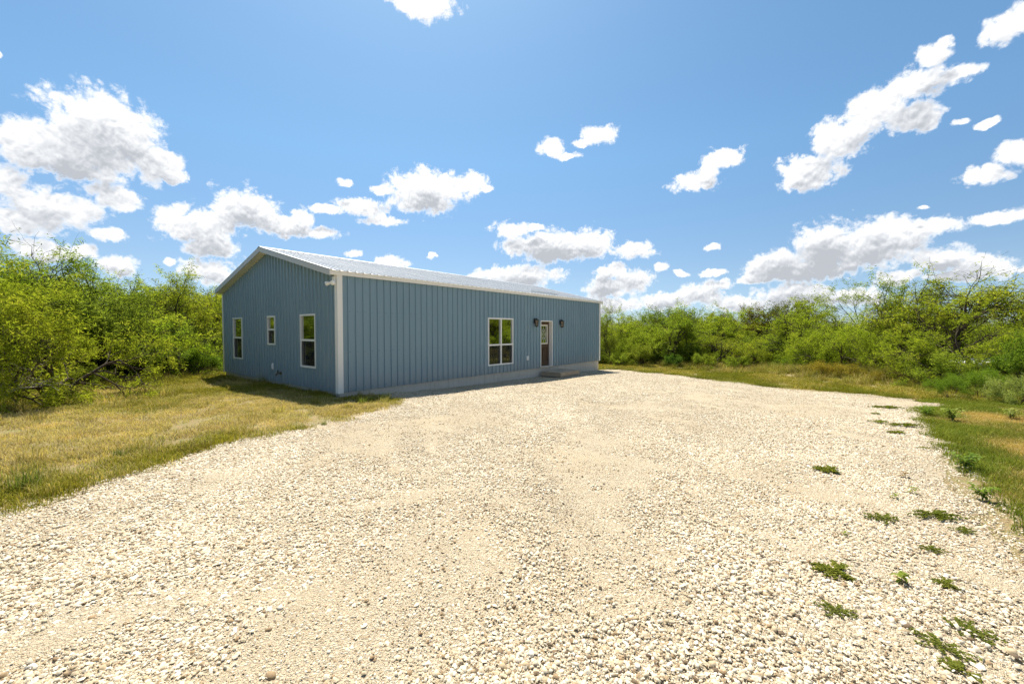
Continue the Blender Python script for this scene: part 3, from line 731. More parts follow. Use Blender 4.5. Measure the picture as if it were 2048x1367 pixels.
for xq in (-hw + 0.1, hw - 0.19):
    for y in (-dep / 2 + 0.07, dep / 2 - 0.16): MB().box(xq, xq + 0.09, y, y + 0.09, -0.06, 0.10).obj('foot', M['deck'], st)

# ------------------------------------------------------------------ scatter: one object, instances of small prototypes on points
def scatter(name, pts, rot, scl, idx, hue, protos, mat_note=None):
    """pts (n,3), rot (n,3) euler, scl (n,), idx (n,) prototype number, hue (n,3) colour multiplier"""
    me = bpy.data.meshes.new(name); n = len(pts)
    me.vertices.add(n); me.vertices.foreach_set('co', np.ascontiguousarray(pts, np.float32).ravel())
    for an, ty, key, av in (('rot', 'FLOAT_VECTOR', 'vector', rot), ('hue', 'FLOAT_COLOR', 'color', np.concatenate([hue, np.ones((n, 1))], 1)), ('scl', 'FLOAT', 'value', scl), ('pick', 'INT', 'value', idx)):
        a = me.attributes.new(an, ty, 'POINT')
        a.data.foreach_set(key, np.ascontiguousarray(av, np.int32 if ty == 'INT' else np.float32).ravel())
    o = link(bpy.data.objects.new(name, me))
    col = bpy.data.collections.new(name + '_pieces')
    for k, pm in enumerate(protos): col.objects.link(bpy.data.objects.new('%s_piece_%02d' % (name, k), pm))
    g = bpy.data.node_groups.new(name + '_scatter', 'GeometryNodeTree')
    g.interface.new_socket('Geometry', in_out='INPUT', socket_type='NodeSocketGeometry')
    g.interface.new_socket('Geometry', in_out='OUTPUT', socket_type='NodeSocketGeometry')
    gi, go = g.nodes.new('NodeGroupInput'), g.nodes.new('NodeGroupOutput')
    ci = g.nodes.new('GeometryNodeCollectionInfo'); ci.inputs['Collection'].default_value = col
    ci.inputs['Separate Children'].default_value = True; ci.inputs['Reset Children'].default_value = True
    ip = g.nodes.new('GeometryNodeInstanceOnPoints'); ip.inputs['Pick Instance'].default_value = True
    def attr(nm, ty):
        a = g.nodes.new('GeometryNodeInputNamedAttribute'); a.data_type = ty; a.inputs[0].default_value = nm
        return a.outputs['Attribute']
    g.links.new(gi.outputs[0], ip.inputs['Points']); g.links.new(ci.outputs[0], ip.inputs['Instance'])
    g.links.new(attr('pick', 'INT'), ip.inputs['Instance Index'])
    e2r = g.nodes.new('FunctionNodeEulerToRotation'); g.links.new(attr('rot', 'FLOAT_VECTOR'), e2r.inputs[0])
    g.links.new(e2r.outputs[0], ip.inputs['Rotation']); g.links.new(attr('scl', 'FLOAT'), ip.inputs['Scale'])
    g.links.new(ip.outputs[0], go.inputs[0])
    md = o.modifiers.new('scatter', 'NODES'); md.node_group = g
    return o
def rand_in(poly, density, seed, lo=None, hi=None):
    r = np.random.default_rng(seed); poly = np.asarray(poly)
    a = poly.min(0); b = poly.max(0); n = int((b[0] - a[0]) * (b[1] - a[1]) * density)
    p = a + r.random((n, 2)) * (b - a); return p[inside(p[:, 0], p[:, 1], poly)]
def vnoise(x, y, seed=0, f=1.0):
    """smooth value noise in 0..1 for choosing what grows where"""
    r = np.random.default_rng(seed); ph = r.random((6, 3)) * 6.28; z = 0
    for k in range(6):
        an = ph[k, 0]; w = f * (0.6 + 0.35 * k); z = z + np.sin((x * math.cos(an) + y * math.sin(an)) * w + ph[k, 1] + 1.3 * np.sin((y * math.cos(an) - x * math.sin(an)) * w * 0.7 + ph[k, 2]))
    return np.clip(0.5 + z / 6.5, 0, 1)
def in_building(x, y, m=0.0):
    s = (x - C0[0]) * U[0] + (y - C0[1]) * U[1]; g = (x - C0[0]) * V[0] + (y - C0[1]) * V[1]
    return (s > -m) & (s < L + m) & (g > -m) & (g < WD + m)
def visible(x, y, margin=1.25):
    """roughly inside the camera's wedge, with room to spare for a step to the side"""
    return (y > -1.0) & (np.abs(x) < (y + 2.0) * margin + 1.0)

# ------------------------------------------------------------------ limestone gravel
ICO = bmesh.new(); bmesh.ops.create_icosphere(ICO, subdivisions=1, radius=1.0)
ico_v = np.array([v.co[:] for v in ICO.verts]); ico_f = np.array([[v.index for v in f.verts] for f in ICO.faces]); ICO.free()
CUB = np.array([[-1, -1, -1], [1, -1, -1], [1, 1, -1], [-1, 1, -1], [-1, -1, 1], [1, -1, 1], [1, 1, 1], [-1, 1, 1]]) * 0.62
cub_f = np.array([[0, 1, 5], [0, 5, 4], [1, 2, 6], [1, 6, 5], [2, 3, 7], [2, 7, 6], [3, 0, 4], [3, 4, 7], [4, 5, 6], [4, 6, 7]])
def stone_patch(name, n, size, r0, r1, seed, power=2.2):
    """angular flat chips: boxes with knocked-about corners, a few split wedges"""
    r = np.random.default_rng(seed); rad = r0 + (r1 - r0) * r.random(n) ** power
    v = np.repeat(CUB[None], n, 0) * (1 + r.normal(0, 0.24, (n, 8, 3)))
    top = v[:, 4:, :2] * (0.35 + 0.6 * r.random((n, 1, 1))); v[:, 4:, :2] = top + r.normal(0, 0.12, (n, 1, 2))
    v *= np.stack([np.ones(n), 0.5 + 0.45 * r.random(n), 0.20 + 0.30 * r.random(n)], 1)[:, None, :] * rad[:, None, None]
    ax, ay, az = r.normal(0, 0.24, n), r.normal(0, 0.24, n), r.random(n) * 6.28
    def rot(v, a, i, j):
        c, s_ = np.cos(a)[:, None], np.sin(a)[:, None]; p, q = v[:, :, i].copy(), v[:, :, j].copy()
        v[:, :, i] = c * p - s_ * q; v[:, :, j] = s_ * p + c * q
    rot(v, ax, 1, 2); rot(v, ay, 0, 2); rot(v, az, 0, 1)
    ang, rr = r.random(n) * 6.28, size * np.sqrt(r.random(n))
    v += np.stack([rr * np.cos(ang), rr * np.sin(ang), rad * 0.04], 1)[:, None, :]
    f = (cub_f[None] + 8 * np.arange(n)[:, None, None]).reshape(-1, 3)
    t = np.clip(r.beta(1.9, 1.5, n), 0.10, 1.0); t = np.where(r.random(n) < 0.045, r.random(n) * 0.10, t)
    return np_mesh(name, v.reshape(-1, 3), f, M['stone'], {'tint': np.repeat(t, len(cub_f))})
GP = [stone_patch('chips_coarse', 1100, 0.36, 0.0030, 0.024, 1, 4.4), stone_patch('chips_coarse', 1100, 0.36, 0.0030, 0.021, 2, 4.2), stone_patch('chips_coarse', 1100, 0.36, 0.0030, 0.017, 3, 3.6),
      stone_patch('chips_mid', 800, 0.36, 0.0028, 0.019, 4, 4.2), stone_patch('chips_mid', 800, 0.36, 0.0028, 0.017, 5, 4.0),
      stone_patch('chips_fine', 600, 0.36, 0.0022, 0.009, 6, 2.4), stone_patch('chips_fine', 480, 0.36, 0.0022, 0.019, 8, 5.0)]
def build_gravel():
    r = np.random.default_rng(21)
    p = rand_in(DR, 17.0, 22); x, y = p.T; k = visible(x, y, 1.3) & (y > -1.0); x, y = x[k], y[k]
    far = np.hypot(x, y); keep = r.random(len(x)) < np.where(far < 10, 1.0, 0.62); x, y, far = x[keep], y[keep], far[keep]
    n = len(x); f = vnoise(x, y, 5, 0.9)
    # two worn wheel lines run up the drive where the fines show through
    lane = np.minimum(np.abs(x - 0.9 - 0.02 * y + 0.25 * np.sin(y * 0.5)), np.abs(x + 0.95 + 0.02 * y - 0.2 * np.sin(y * 0.4)) + 0.25)
    f = f + 0.42 * np.exp(-(lane / 0.55) ** 2) - 0.08
    e, _ = edge_dist(x, y, DR); ok = e > 0.10; x, y, far, f, n = x[ok], y[ok], far[ok], f[ok], ok.sum()
    idx = np.where(f < 0.50, r.integers(0, 3, n), np.where(f < 0.70, r.integers(3, 5, n), r.integers(5, 7, n)))
    drop = (f > 0.62) & (r.random(n) < np.clip((f - 0.66) * 2.0, 0, 0.6)); x, y, idx, n = x[~drop], y[~drop], idx[~drop], (~drop).sum()
    q = DR[r.integers(0, len(DR), 420)] + r.normal(0, 0.13, (420, 2)); ok = visible(q[:, 0], q[:, 1]) & ~in_building(q[:, 0], q[:, 1], 0.3); q = q[ok]
    x, y, idx, n = np.concatenate([x, q[:, 0]]), np.concatenate([y, q[:, 1]]), np.concatenate([idx, r.integers(4, 7, len(q))]), n + len(q)
    z = gz(x, y) + np.where(inside(x, y, DR), 0.014, 0.004)
    rot = np.zeros((n, 3)); rot[:, 2] = r.random(n) * 6.28
    o = scatter('gravel', np.stack([x, y, z], 1), rot, 0.9 + 0.35 * r.random(n), idx, np.ones((n, 3)), GP)
    tag(o, 'pale limestone gravel chips covering the drive', 'gravel', kind='stuff')
build_gravel()

# single stones that stand out on the drive
def stone(px, py, r, tint, label):
    p = gp(px, py); q = np.random.default_rng(int(px * 7 + py)); v = ico_v * (1 + q.normal(0, 0.16, ico_v.shape)) * np.array([1.0, 0.75, 0.62]) * r
    me = np_mesh('stone', v, ico_f, M['stone'], {'tint': np.full(len(ico_f), tint)})
    o = link(bpy.data.objects.new('stone', me)); o.location = (p[0], p[1], p[2] + r * 0.42); o.rotation_euler = (0.1, 0.15, q.random() * 6)
    tag(o, label, 'stone', 'loose stones on the gravel')
stone(523, 1133, 0.026, 0.05, 'brown stone alone on the gravel between the lawn edge and the middle')
stone(541, 1357, 0.030, 0.09, 'reddish brown stone at the very bottom of the gravel, well left of centre')
stone(1372, 1294, 0.028, 0.97, 'large white stone on the lower gravel right of centre')
stone(1816, 1258, 0.034, 0.02, 'dark brown clod among the green weeds near the lower right corner')
stone(1192, 1325, 0.024, 0.03, 'small dark brown stone at the bottom of the gravel')
stone(537, 1262, 0.022, 0.06, 'dull brown stone on the lower left of the gravel')
stone(1353, 1265, 0.020, 0.99, 'white stone just above the large white one')

# ------------------------------------------------------------------ grass
def blade_patch(name, n, size, h0, h1, wid, mat, seed, lean=0.5, bend=0.35, tint=(0.0, 1.0)):
    r = np.random.default_rng(seed)
    ang, rr = r.random(n) * 6.28, size * np.sqrt(r.random(n))
    b = np.stack([rr * np.cos(ang), rr * np.sin(ang), np.full(n, -0.012)], 1)
    h = h0 + (h1 - h0) * r.random(n) ** 1.6; dirn = r.random(n) * 6.28; ln = r.normal(0, lean, n)
    side = np.stack([np.cos(dirn), np.sin(dirn), np.zeros(n)], 1) * (wid * (0.6 + 0.8 * r.random(n)))[:, None]
    out = np.stack([-np.sin(dirn), np.cos(dirn), np.zeros(n)], 1)
    m = b + out * (h * ln * 0.35)[:, None]; m[:, 2] += h * 0.6
    t = b + out * (h * (ln * 0.8 + np.sign(ln) * bend))[:, None]; t[:, 2] += h * (1.0 - 0.25 * np.abs(ln))
    v = np.stack([b - side, b + side, m + side * 0.7, m - side * 0.7, t], 1).reshape(-1, 3)
    k = np.arange(n) * 5
    f = np.stack([np.stack([k, k + 1, k + 2], 1), np.stack([k, k + 2, k + 3], 1), np.stack([k + 3, k + 2, k + 4], 1)], 1).reshape(-1, 3)
    tt = tint[0] + (tint[1] - tint[0]) * r.random(n)
    return np_mesh(name, v, f, mat, {'tint': np.repeat(tt, 3)})
M['grass'] = foliage('dry_grass', [(0.11, 0.14, 0.02), (0.20, 0.20, 0.035), (0.34, 0.285, 0.085), (0.47, 0.375, 0.165), (0.56, 0.46, 0.25)], 0.35, objtint=False, inst=True)
GS = [blade_patch('lawn_straw', 260, 0.26, 0.03, 0.10, 0.0035, M['grass'], 31, tint=(0.45, 1.0)), blade_patch('lawn_straw', 260, 0.26, 0.03, 0.09, 0.0035, M['grass'], 32, tint=(0.35, 1.0)),
      blade_patch('lawn_mixed', 260, 0.26, 0.03, 0.12, 0.0035, M['grass'], 33, tint=(0.05, 0.9)), blade_patch('lawn_mixed', 260, 0.26, 0.03, 0.11, 0.0035, M['grass'], 34, tint=(0.1, 0.8)),
      blade_patch('lawn_green', 280, 0.26, 0.03, 0.13, 0.0035, M['grass'], 35, tint=(0.0, 0.45)), blade_patch('lawn_green', 280, 0.26, 0.03, 0.12, 0.0035, M['grass'], 36, tint=(0.0, 0.35)),
      blade_patch('tall_grass', 170, 0.30, 0.15, 0.55, 0.005, M['grass'], 37, 0.45, 0.3, (0.1, 0.9)), blade_patch('tall_grass', 170, 0.30, 0.18, 0.62, 0.005, M['grass'], 38, 0.45, 0.3, (0.0, 0.6))]
def lawn(name, poly, dens, seed, chooser, label):
    r = np.random.default_rng(seed); p = rand_in(np.array(poly), dens, seed); x, y = p.T
    k = ~inside(x, y, DR) & ~in_building(x, y, 0.06) & visible(x, y, 1.45); x, y = x[k], y[k]
    e, _ = edge_dist(x, y, DR); k = (e > 0.05) | (r.random(len(x)) < 0.5); x, y, e = x[k], y[k], e[k]
    idx, scl, hue, keep = chooser(x, y, e, r); x, y, idx, scl, hue = x[keep], y[keep], idx[keep], scl[keep], hue[keep]
    n = len(x); rot = np.zeros((n, 3)); rot[:, 2] = r.random(n) * 6.28
    o = scatter(name, np.stack([x, y, gz(x, y)], 1), rot, scl, idx, hue, GS)
    tag(o, label, 'grass', kind='stuff'); return n
def hue_of(r, n, a=0.74, b=1.24):
    h = a + (b - a) * r.random((n, 1)); return h * np.concatenate([0.94 + 0.12 * r.random((n, 1)), np.ones((n, 1)), 0.9 + 0.2 * r.random((n, 1))], 1)
def pick(f, r, n, cuts):
    """prototype pair by a greenness value: straw, mixed, green"""
    return np.where(f < cuts[0], r.integers(0, 2, n), np.where(f < cuts[1], r.integers(2, 4, n), r.integers(4, 6, n)))
def left_lawn(x, y, e, r):
    n = len(x); f = vnoise(x, y, 8, 0.8) * 0.75 + 0.2 * r.random(n)
    s = (x - C0[0]) * U[0] + (y - C0[1]) * U[1]; g = (x - C0[0]) * V[0] + (y - C0[1]) * V[1]
    f = f + 0.22 * np.exp(-(e / 0.4) ** 2) * (r.random(n) < 0.4) + 0.35 * np.clip((np.abs(np.minimum(s, 9)) < 0.45) & (g > -0.6) & (g < WD), 0, 1)
    f = f + 0.35 * np.clip((-x - 7.0) / 5, 0, 1) + 0.12 * np.clip((7.0 - y) / 4, 0, 1) - 0.12 * np.exp(-((x + 5.5) / 2.5) ** 2 - ((y - 8.5) / 2.0) ** 2)
    f = f + 0.7 * np.exp(-((x + 3.55) / 0.7) ** 2 - ((y - 10.5) / 0.6) ** 2)
    idx = pick(f, r, n, (0.57, 0.84)); scl = 0.75 + 0.5 * r.random(n) + 0.5 * np.clip((-x - 8.0) / 4, 0, 1) * r.random(n)
    tall = (x < -8.5) & (r.random(n) < 0.05); idx = np.where(tall, 6 + (f > 0.8), idx); scl = np.where(tall, 0.5 + 0.3 * r.random(n), scl)
    odd = r.random(n) < 0.018; idx = np.where(odd, 6 + (r.random(n) < 0.4), idx); scl = np.where(odd, 0.28 + 0.25 * r.random(n), scl)
    keep = (vnoise(x, y, 10, 3.6) > 0.17) & (r.random(n) < 0.70 + 0.5 * vnoise(x, y, 9, 1.6))
    h = hue_of(r, n); h[(idx == 4) | (idx == 5)] *= np.array([1.2, 1.1, 0.9]); return idx, scl * 0.9, h * 1.06, keep
lawn('lawn_grass', [(-24, -3), (-2.0, -3), (-2.2, 11.5), (-5, 12), (-12, 19), (-9.5, 24), (-26, 30)], 26.0, 41, left_lawn, 'short dry yellow-green grass on the side of the gable wall')
def right_lawn(x, y, e, r):
    n = len(x); f = 0.05 + 0.5 * vnoise(x, y, 12, 1.6) + 0.15 * r.random(n) + (0.45 + 0.45 * vnoise(x, y, 13, 1.5)) * np.exp(-((e - 0.25) / 0.55) ** 2) * (y < 8.0) + 0.45 * np.exp(-(e / 0.8) ** 2) * (y >= 8.0) + 0.5 * np.clip((y - 10.0) / 2, 0, 1)
    idx = pick(f, r, n, (0.45, 0.66)); scl = 0.55 + 0.45 * r.random(n) + 0.2 * (f > 0.7)
    hue = hue_of(r, n); hue[f > 0.72] *= np.array([0.85, 1.0, 0.8]); hue[f < 0.45] *= np.array([1.0, 0.90, 0.70])
    return idx, scl, hue, np.ones(n, bool)
lawn('verge_grass', [(3.2, 1.5), (14, 1.0), (22, 8), (20, 13.2), (11.5, 12.2), (9, 9)], 36.0, 43, right_lawn, 'green and straw coloured verge grass on the near right of the drive')
def meadow(x, y, e, r):
    n = len(x); far = e; nn = vnoise(x, y, 15, 0.7)
    f = 0.42 + 0.45 * nn + 0.1 * r.random(n) + 0.45 * np.exp(-(far / 0.7) ** 2)
    idx = pick(f, r, n, (0.50, 0.78)); scl = 1.0 + 0.6 * r.random(n)
    tall = (far > 3.2) & (r.random(n) < np.clip((far - 3.2) / 4.5, 0, 0.65)); idx = np.where(tall, np.where(r.random(n) < 0.30 + 0.5 * (nn > 0.6), 7, 6), idx)
    scl = np.where(tall, 0.42 + 0.45 * r.random(n) + 0.5 * np.clip((far - 4.5) / 4, 0, 1), scl)
    hue = hue_of(r, n); hue[~tall & (far > 0.8)] *= np.array([0.95, 0.95, 0.70])
    return idx, scl, hue, r.random(n) < np.where(y > 34, 0.5, 1.0)
lawn('meadow_grass', [(5.0, 21), (13.5, 11.8), (22, 12.2), (40, 20), (46, 40), (4, 40)], 9.0, 45, meadow, 'rough yellow and green meadow grass between the drive and the brush')

# ------------------------------------------------------------------ trees and shrubs
M['leaf_mesq'] = foliage('mesquite_leaves', [(0.095, 0.145, 0.015), (0.180, 0.245, 0.026), (0.265, 0.320, 0.042), (0.370, 0.390, 0.080)], 0.58)
M['leaf_broad'] = foliage('broad_leaves', [(0.065, 0.095, 0.016), (0.115, 0.160, 0.024), (0.170, 0.220, 0.036), (0.24, 0.285, 0.06)], 0.50)
M['leaf_weed'] = foliage('weed_leaves', [(0.085, 0.135, 0.018), (0.15, 0.205, 0.030), (0.21, 0.265, 0.045), (0.28, 0.315, 0.09)], 0.5)
def grow(r, p, d, length, rad, lev, top, segs, tips, spread, tropism, nkid, wob):
    steps = 5 if lev == 0 else 4; pts = [p]; rads = [rad]
    for k in range(steps):
        d = d + r.normal(0, wob, 3) + np.array([0, 0, tropism[lev]]); d = d / np.linalg.norm(d)
        p = p + d * length / steps; pts.append(p); rads.append(rad * (1 - 0.55 * (k + 1) / steps))
        if lev < top and k >= (2 if lev == 0 else 1):
            for _ in range(nkid[lev]):
                a = r.random(3) - 0.5; a = a - d * (a @ d); a = a / (np.linalg.norm(a) + 1e-6)
                ang = spread[lev] * (0.7 + 0.6 * r.random()); dd = d * math.cos(ang) + a * math.sin(ang)
                grow(r, p, dd, length * (0.52 + 0.26 * r.random()), rads[-1] * 0.66, lev + 1, top, segs, tips, spread, tropism, nkid, wob)
    segs.append((np.array(pts), np.array(rads)))
    if lev == top:
        tips.append(np.array(pts[1:]))
def tubes(segs, min_r=0.004):
    vs, fs, base = [], [], 0
    for pts, rads in segs:
        if rads[0] < min_r: continue
        n = 6 if rads[0] > 0.03 else 4 if rads[0] > 0.012 else 3
        t = np.gradient(pts, axis=0); t /= np.linalg.norm(t, axis=1)[:, None] + 1e-9
        ref = np.where(np.abs(t[:, 2:3]) > 0.9, np.array([[1.0, 0, 0]]), np.array([[0, 0, 1.0]]))
        a = np.cross(t, ref); a /= np.linalg.norm(a, axis=1)[:, None] + 1e-9; b = np.cross(t, a)
        an = np.arange(n) * 2 * math.pi / n
        ring = pts[:, None, :] + rads[:, None, None] * (a[:, None, :] * np.cos(an)[None, :, None] + b[:, None, :] * np.sin(an)[None, :, None])
        vs.append(ring.reshape(-1, 3)); m = len(pts)
        i, k = np.meshgrid(np.arange(m - 1), np.arange(n), indexing='ij'); i, k = i.ravel(), k.ravel()
        fs.append(base + np.stack([i * n + k, i * n + (k + 1) % n, (i + 1) * n + (k + 1) % n, (i + 1) * n + k], 1)); base += m * n
    return np.concatenate(vs), np.concatenate(fs)
def leaves(r, tips, per, ln, wd, droop, jit, name, mat, up=0.0):
    P = np.concatenate(tips); cl = np.concatenate([np.full(len(t), r.random()) for t in tips])
    # foliage gathers in clumps: some groups of twigs are full, others nearly bare
    m = len(tips[0]); gsz = 9 * m; gid = np.arange(len(P)) // gsz; ng = gid[-1] + 1
    cen = np.stack([np.bincount(gid, P[:, q], ng) / np.bincount(gid, minlength=ng) for q in range(3)], 1)
    P = P + (cen[gid] - P) * 0.22
    full = np.where(r.random(ng) < 0.30, 0.30 * r.random(ng), 0.95 + 0.45 * r.random(ng)); gcl = r.random(ng)
    cl = 0.55 * cl + 0.45 * gcl[gid]
    cnt = np.maximum(0, np.round(per * full[gid] + r.normal(0, 0.6, len(P)))).astype(int)
    P = np.repeat(P, cnt, 0); cl = np.repeat(cl, cnt); n = len(P)
    P = P + r.normal(0, jit, (n, 3))
    a = r.normal(0, 1, (n, 3)); a[:, 2] = a[:, 2] * 0.55 - droop + up; a /= np.linalg.norm(a, axis=1)[:, None]
    b = np.cross(a, r.normal(0, 1, (n, 3))); b /= np.linalg.norm(b, axis=1)[:, None] + 1e-9
    l = (ln * (0.6 + 0.8 * r.random(n)))[:, None]; w = (wd * (0.6 + 0.8 * r.random(n)))[:, None]
    v = np.stack([P, P + a * l * 0.5 + b * w * 0.5, P + a * l, P + a * l * 0.45 - b * w * 0.5], 1).reshape(-1, 3)
    k = np.arange(n) * 4
    tint = np.clip(0.55 * cl + 0.45 * r.random(n), 0, 1)
    return np_mesh(name, v, np.stack([k, k + 1, k + 2, k + 3], 1), mat, {'tint': tint})
def proto_tree(seed, h, kind):
    r = np.random.default_rng(seed); segs, tips = [], []
    if kind == 'mesquite':
        for _ in range(int(r.integers(2, 4))):
            d = np.array([r.normal(0, 0.38), r.normal(0, 0.38), 1.0]); d /= np.linalg.norm(d)
            grow(r, np.array([r.normal(0, 0.08), r.normal(0, 0.08), -0.1]), d, h * 0.62, 0.036 * h, 0, 3, segs, tips, (0.75, 0.7, 0.8), (0.05, 0.03, 0.0, -0.06), (2, 2, 2), 0.20)
        lf = leaves(r, tips, 10, 0.14, 0.026, 0.45, 0.060, 'crown', M['leaf_mesq'])
    elif kind == 'spreading':      # boughs arching over down to the ground
        for q in range(5):
            a = q * 1.26 + r.normal(0, 0.3); d = np.array([0.75 * math.cos(a), 0.75 * math.sin(a), 0.85]); d /= np.linalg.norm(d)
            grow(r, np.array([0.1 * math.cos(a), 0.1 * math.sin(a), -0.1]), d, h * 0.80, 0.026 * h, 0, 3, segs, tips, (0.75, 0.7, 0.8), (-0.05, -0.05, -0.05, -0.10), (2, 2, 2), 0.18)
        lf = leaves(r, tips, 8, 0.15, 0.026, 0.6, 0.065, 'crown', M['leaf_mesq'])
    elif kind == 'sparse':         # tall bare stem with an airy top
        d = np.array([0.06, 0.0, 1.0]); d /= np.linalg.norm(d)
        grow(r, np.array([0, 0, -0.1]), d, h * 0.78, 0.024 * h, 0, 3, segs, tips, (0.8, 0.7, 0.8), (0.05, 0.02, 0.0, -0.02), (3, 2, 2), 0.13)
        lf = leaves(r, tips, 9, 0.14, 0.026, 0.35, 0.06, 'crown', M['leaf_mesq'])
    elif kind == 'broad':
        for _ in range(3):
            d = np.array([r.normal(0, 0.25), r.normal(0, 0.25), 1.0]); d /= np.linalg.norm(d)
            grow(r, np.array([r.normal(0, 0.1), r.normal(0, 0.1), -0.1]), d, h * 0.66, 0.026 * h, 0, 3, segs, tips, (0.62, 0.7, 0.8), (0.06, 0.05, 0.03, 0.0), (2, 2, 2), 0.17)
        lf = leaves(r, tips, 9, 0.080, 0.050, 0.15, 0.075, 'crown', M['leaf_broad'])
    elif kind == 'column':
        d = np.array([0.02, 0.0, 1.0])
        grow(r, np.array([0, 0, -0.1]), d, h * 0.92, 0.018 * h, 0, 3, segs, tips, (0.55, 0.6, 0.8), (0.06, 0.12, 0.05, 0.0), (4, 2, 1), 0.08)
        for q in range(4):
            a = q * 1.57; grow(r, np.array([0, 0, 0.1]), np.array([0.35 * math.cos(a), 0.35 * math.sin(a), 0.9]), h * 0.5, 0.01 * h, 1, 3, segs, tips, (0.55, 0.6, 0.8), (0.06, 0.1, 0.05, 0.0), (4, 3, 2), 0.12)
        lf = leaves(r, tips, 9, 0.075, 0.045, 0.1, 0.09, 'crown', M['leaf_broad'])
    elif kind == 'shrub':
        for q in range(9):
            a = q * 0.7 + r.normal(0, 0.3); k = 0.25 + 0.75 * r.random(); d = np.array([k * math.cos(a), k * math.sin(a), 0.8]); d /= np.linalg.norm(d)
            grow(r, np.array([0.08 * math.cos(a), 0.08 * math.sin(a), -0.05]), d, h * 0.75, 0.016 * h, 1, 3, segs, tips, (0.6, 0.65, 0.7), (0.03, 0.02, 0.02, 0.0), (2, 2, 2), 0.16)
        lf = leaves(r, tips, 12, 0.085, 0.032, 0.1, 0.085, 'crown', M['leaf_weed'])
    elif kind == 'feathery':
        for q in range(12):
            a = q * 0.53 + r.normal(0, 0.3); k = 0.3 + 0.9 * r.random(); d = np.array([k * math.cos(a), k * math.sin(a), 0.7]); d /= np.linalg.norm(d)
            grow(r, np.array([0.1 * math.cos(a), 0.1 * math.sin(a), -0.05]), d, h * 0.85, 0.012 * h, 1, 3, segs, tips, (0.45, 0.5, 0.5), (0.02, 0.02, 0.04, 0.02), (3, 2, 2), 0.12)
        lf = leaves(r, tips, 10, 0.11, 0.013, -0.35, 0.06, 'crown', M['leaf_weed'])
    elif kind == 'dry':
        for q in range(14):
            a = q * 0.45 + r.normal(0, 0.3); k = 0.3 + 0.9 * r.random(); d = np.array([k * math.cos(a), k * math.sin(a), 0.6]); d /= np.linalg.norm(d)
            grow(r, np.array([0.12 * math.cos(a), 0.12 * math.sin(a), -0.05]), d, h * 0.8, 0.012 * h, 1, 3, segs, tips, (0.6, 0.6, 0.6), (0.0, 0.0, 0.0, 0.0), (2, 2, 2), 0.2)
        lf = leaves(r, tips, 5, 0.07, 0.02, 0.0, 0.07, 'crown', M['leaf_weed'])
    v, f = tubes(segs); tr = np_mesh('trunk', v, f, M['bark'], smooth=True)
    n = len(lf.vertices); co = np.empty(n * 3, np.float32); lf.vertices.foreach_get('co', co); co = co.reshape(-1, 3)
    return dict(trunk=tr, crown=lf, h=float(np.percentile(co[:, 2], 99.3)), w=float(np.percentile(np.hypot(co[:, 0], co[:, 1]), 93)))
PT = {}
for nm, seeds, h in (('mesquite', (101, 102, 103, 104), 4.2), ('spreading', (111, 112), 3.2), ('sparse', (121,), 4.6), ('broad', (131, 132), 3.8), ('column', (141,), 4.0), ('shrub', (151, 152, 153), 1.5), ('feathery', (161, 162), 1.3), ('dry', (171,), 0.9)):
    PT[nm] = [proto_tree(s, h, nm) for s in seeds]
    print(nm, [(len(p['crown'].polygons), len(p['trunk'].polygons), round(p['h'], 2), round(p['w'], 2)) for p in PT[nm]])
NT_ = {}
def plant(name, px, depth, top_py, kind, label, cat='tree', tint=(1, 1, 1), wide=1.0, rot=None, group=None, var=None):
    """a tree or shrub standing at a depth under a pixel column, as tall as the photograph shows"""
    p = at(px, depth); k = NT_.get(kind, 0); NT_[kind] = k + 1
    P = PT[kind][(k if var is None else var) % len(PT[kind])]
    h = (683.5 - F_PX * math.tan(PITCH) - top_py) / F_PX * depth + CAM_H - p[2]; s = h / P['h']
    o = empty(name, (p[0], p[1], p[2]), k * 2.4 + 0.7 if rot is None else rot); o.scale = (s * wide, s * wide, s)
    for part in ('trunk', 'crown'):
        c = bpy.data.objects.new(part, P[part]); link(c, o)
        c.color = (*tint, 1) if part == 'crown' else (1, 1, 1, 1)
        if part == 'crown': c['kind'] = 'stuff'
    tag(o, label, cat, group); return o
YG, OL, BR, LG = (1.14, 1.05, 0.9), (0.95, 0.85, 0.8), (0.95, 0.66, 0.6), (1.16, 1.15, 0.95)
G_L, G_R, G_B = 'trees on the gable side', 'trees across the drive', 'brush beyond the far end of the building'
# gable side
plant('mesquite_tree', 100, 9.6, 560, 'spreading', 'low spreading mesquite at the lawn edge, its boughs drooping to the grass', tint=YG, group=G_L, wide=0.85)
plant('mesquite_tree', -110, 8.8, 505, 'spreading', 'mesquite cut off by the left border with pale bare branches near the ground', tint=YG, group=G_L, wide=0.9)
plant('mesquite_tree', 85, 13.2, 490, 'mesquite', 'tallest dark green mesquite rising behind the low spreading one', tint=(0.85, 0.95, 0.9), group=G_L)
plant('mesquite_tree', 205, 15.0, 528, 'mesquite', 'mesquite with bare twigs showing at its top, left of the vine-covered trunk', tint=(0.95, 1.0, 0.9), group=G_L)
plant('mesquite_tree', 300, 17.6, 552, 'mesquite', 'mesquite with a dark vine-covered trunk in the middle of the gable side', tint=LG, group=G_L, wide=1.1)
plant('mesquite_tree', 385, 19.5, 552, 'mesquite', 'airy yellow-green mesquite next to the gable wall', tint=YG, group=G_L)
plant('mesquite_tree', 255, 23.0, 560, 'mesquite', 'mesquite crown filling the gap left of the vine-covered trunk, farther back', tint=LG, group=G_L, wide=1.2)
plant('mesquite_tree', 425, 26.0, 575, 'mesquite', 'distant mesquite partly hidden behind the gable corner', tint=YG, group=G_L, wide=1.2)
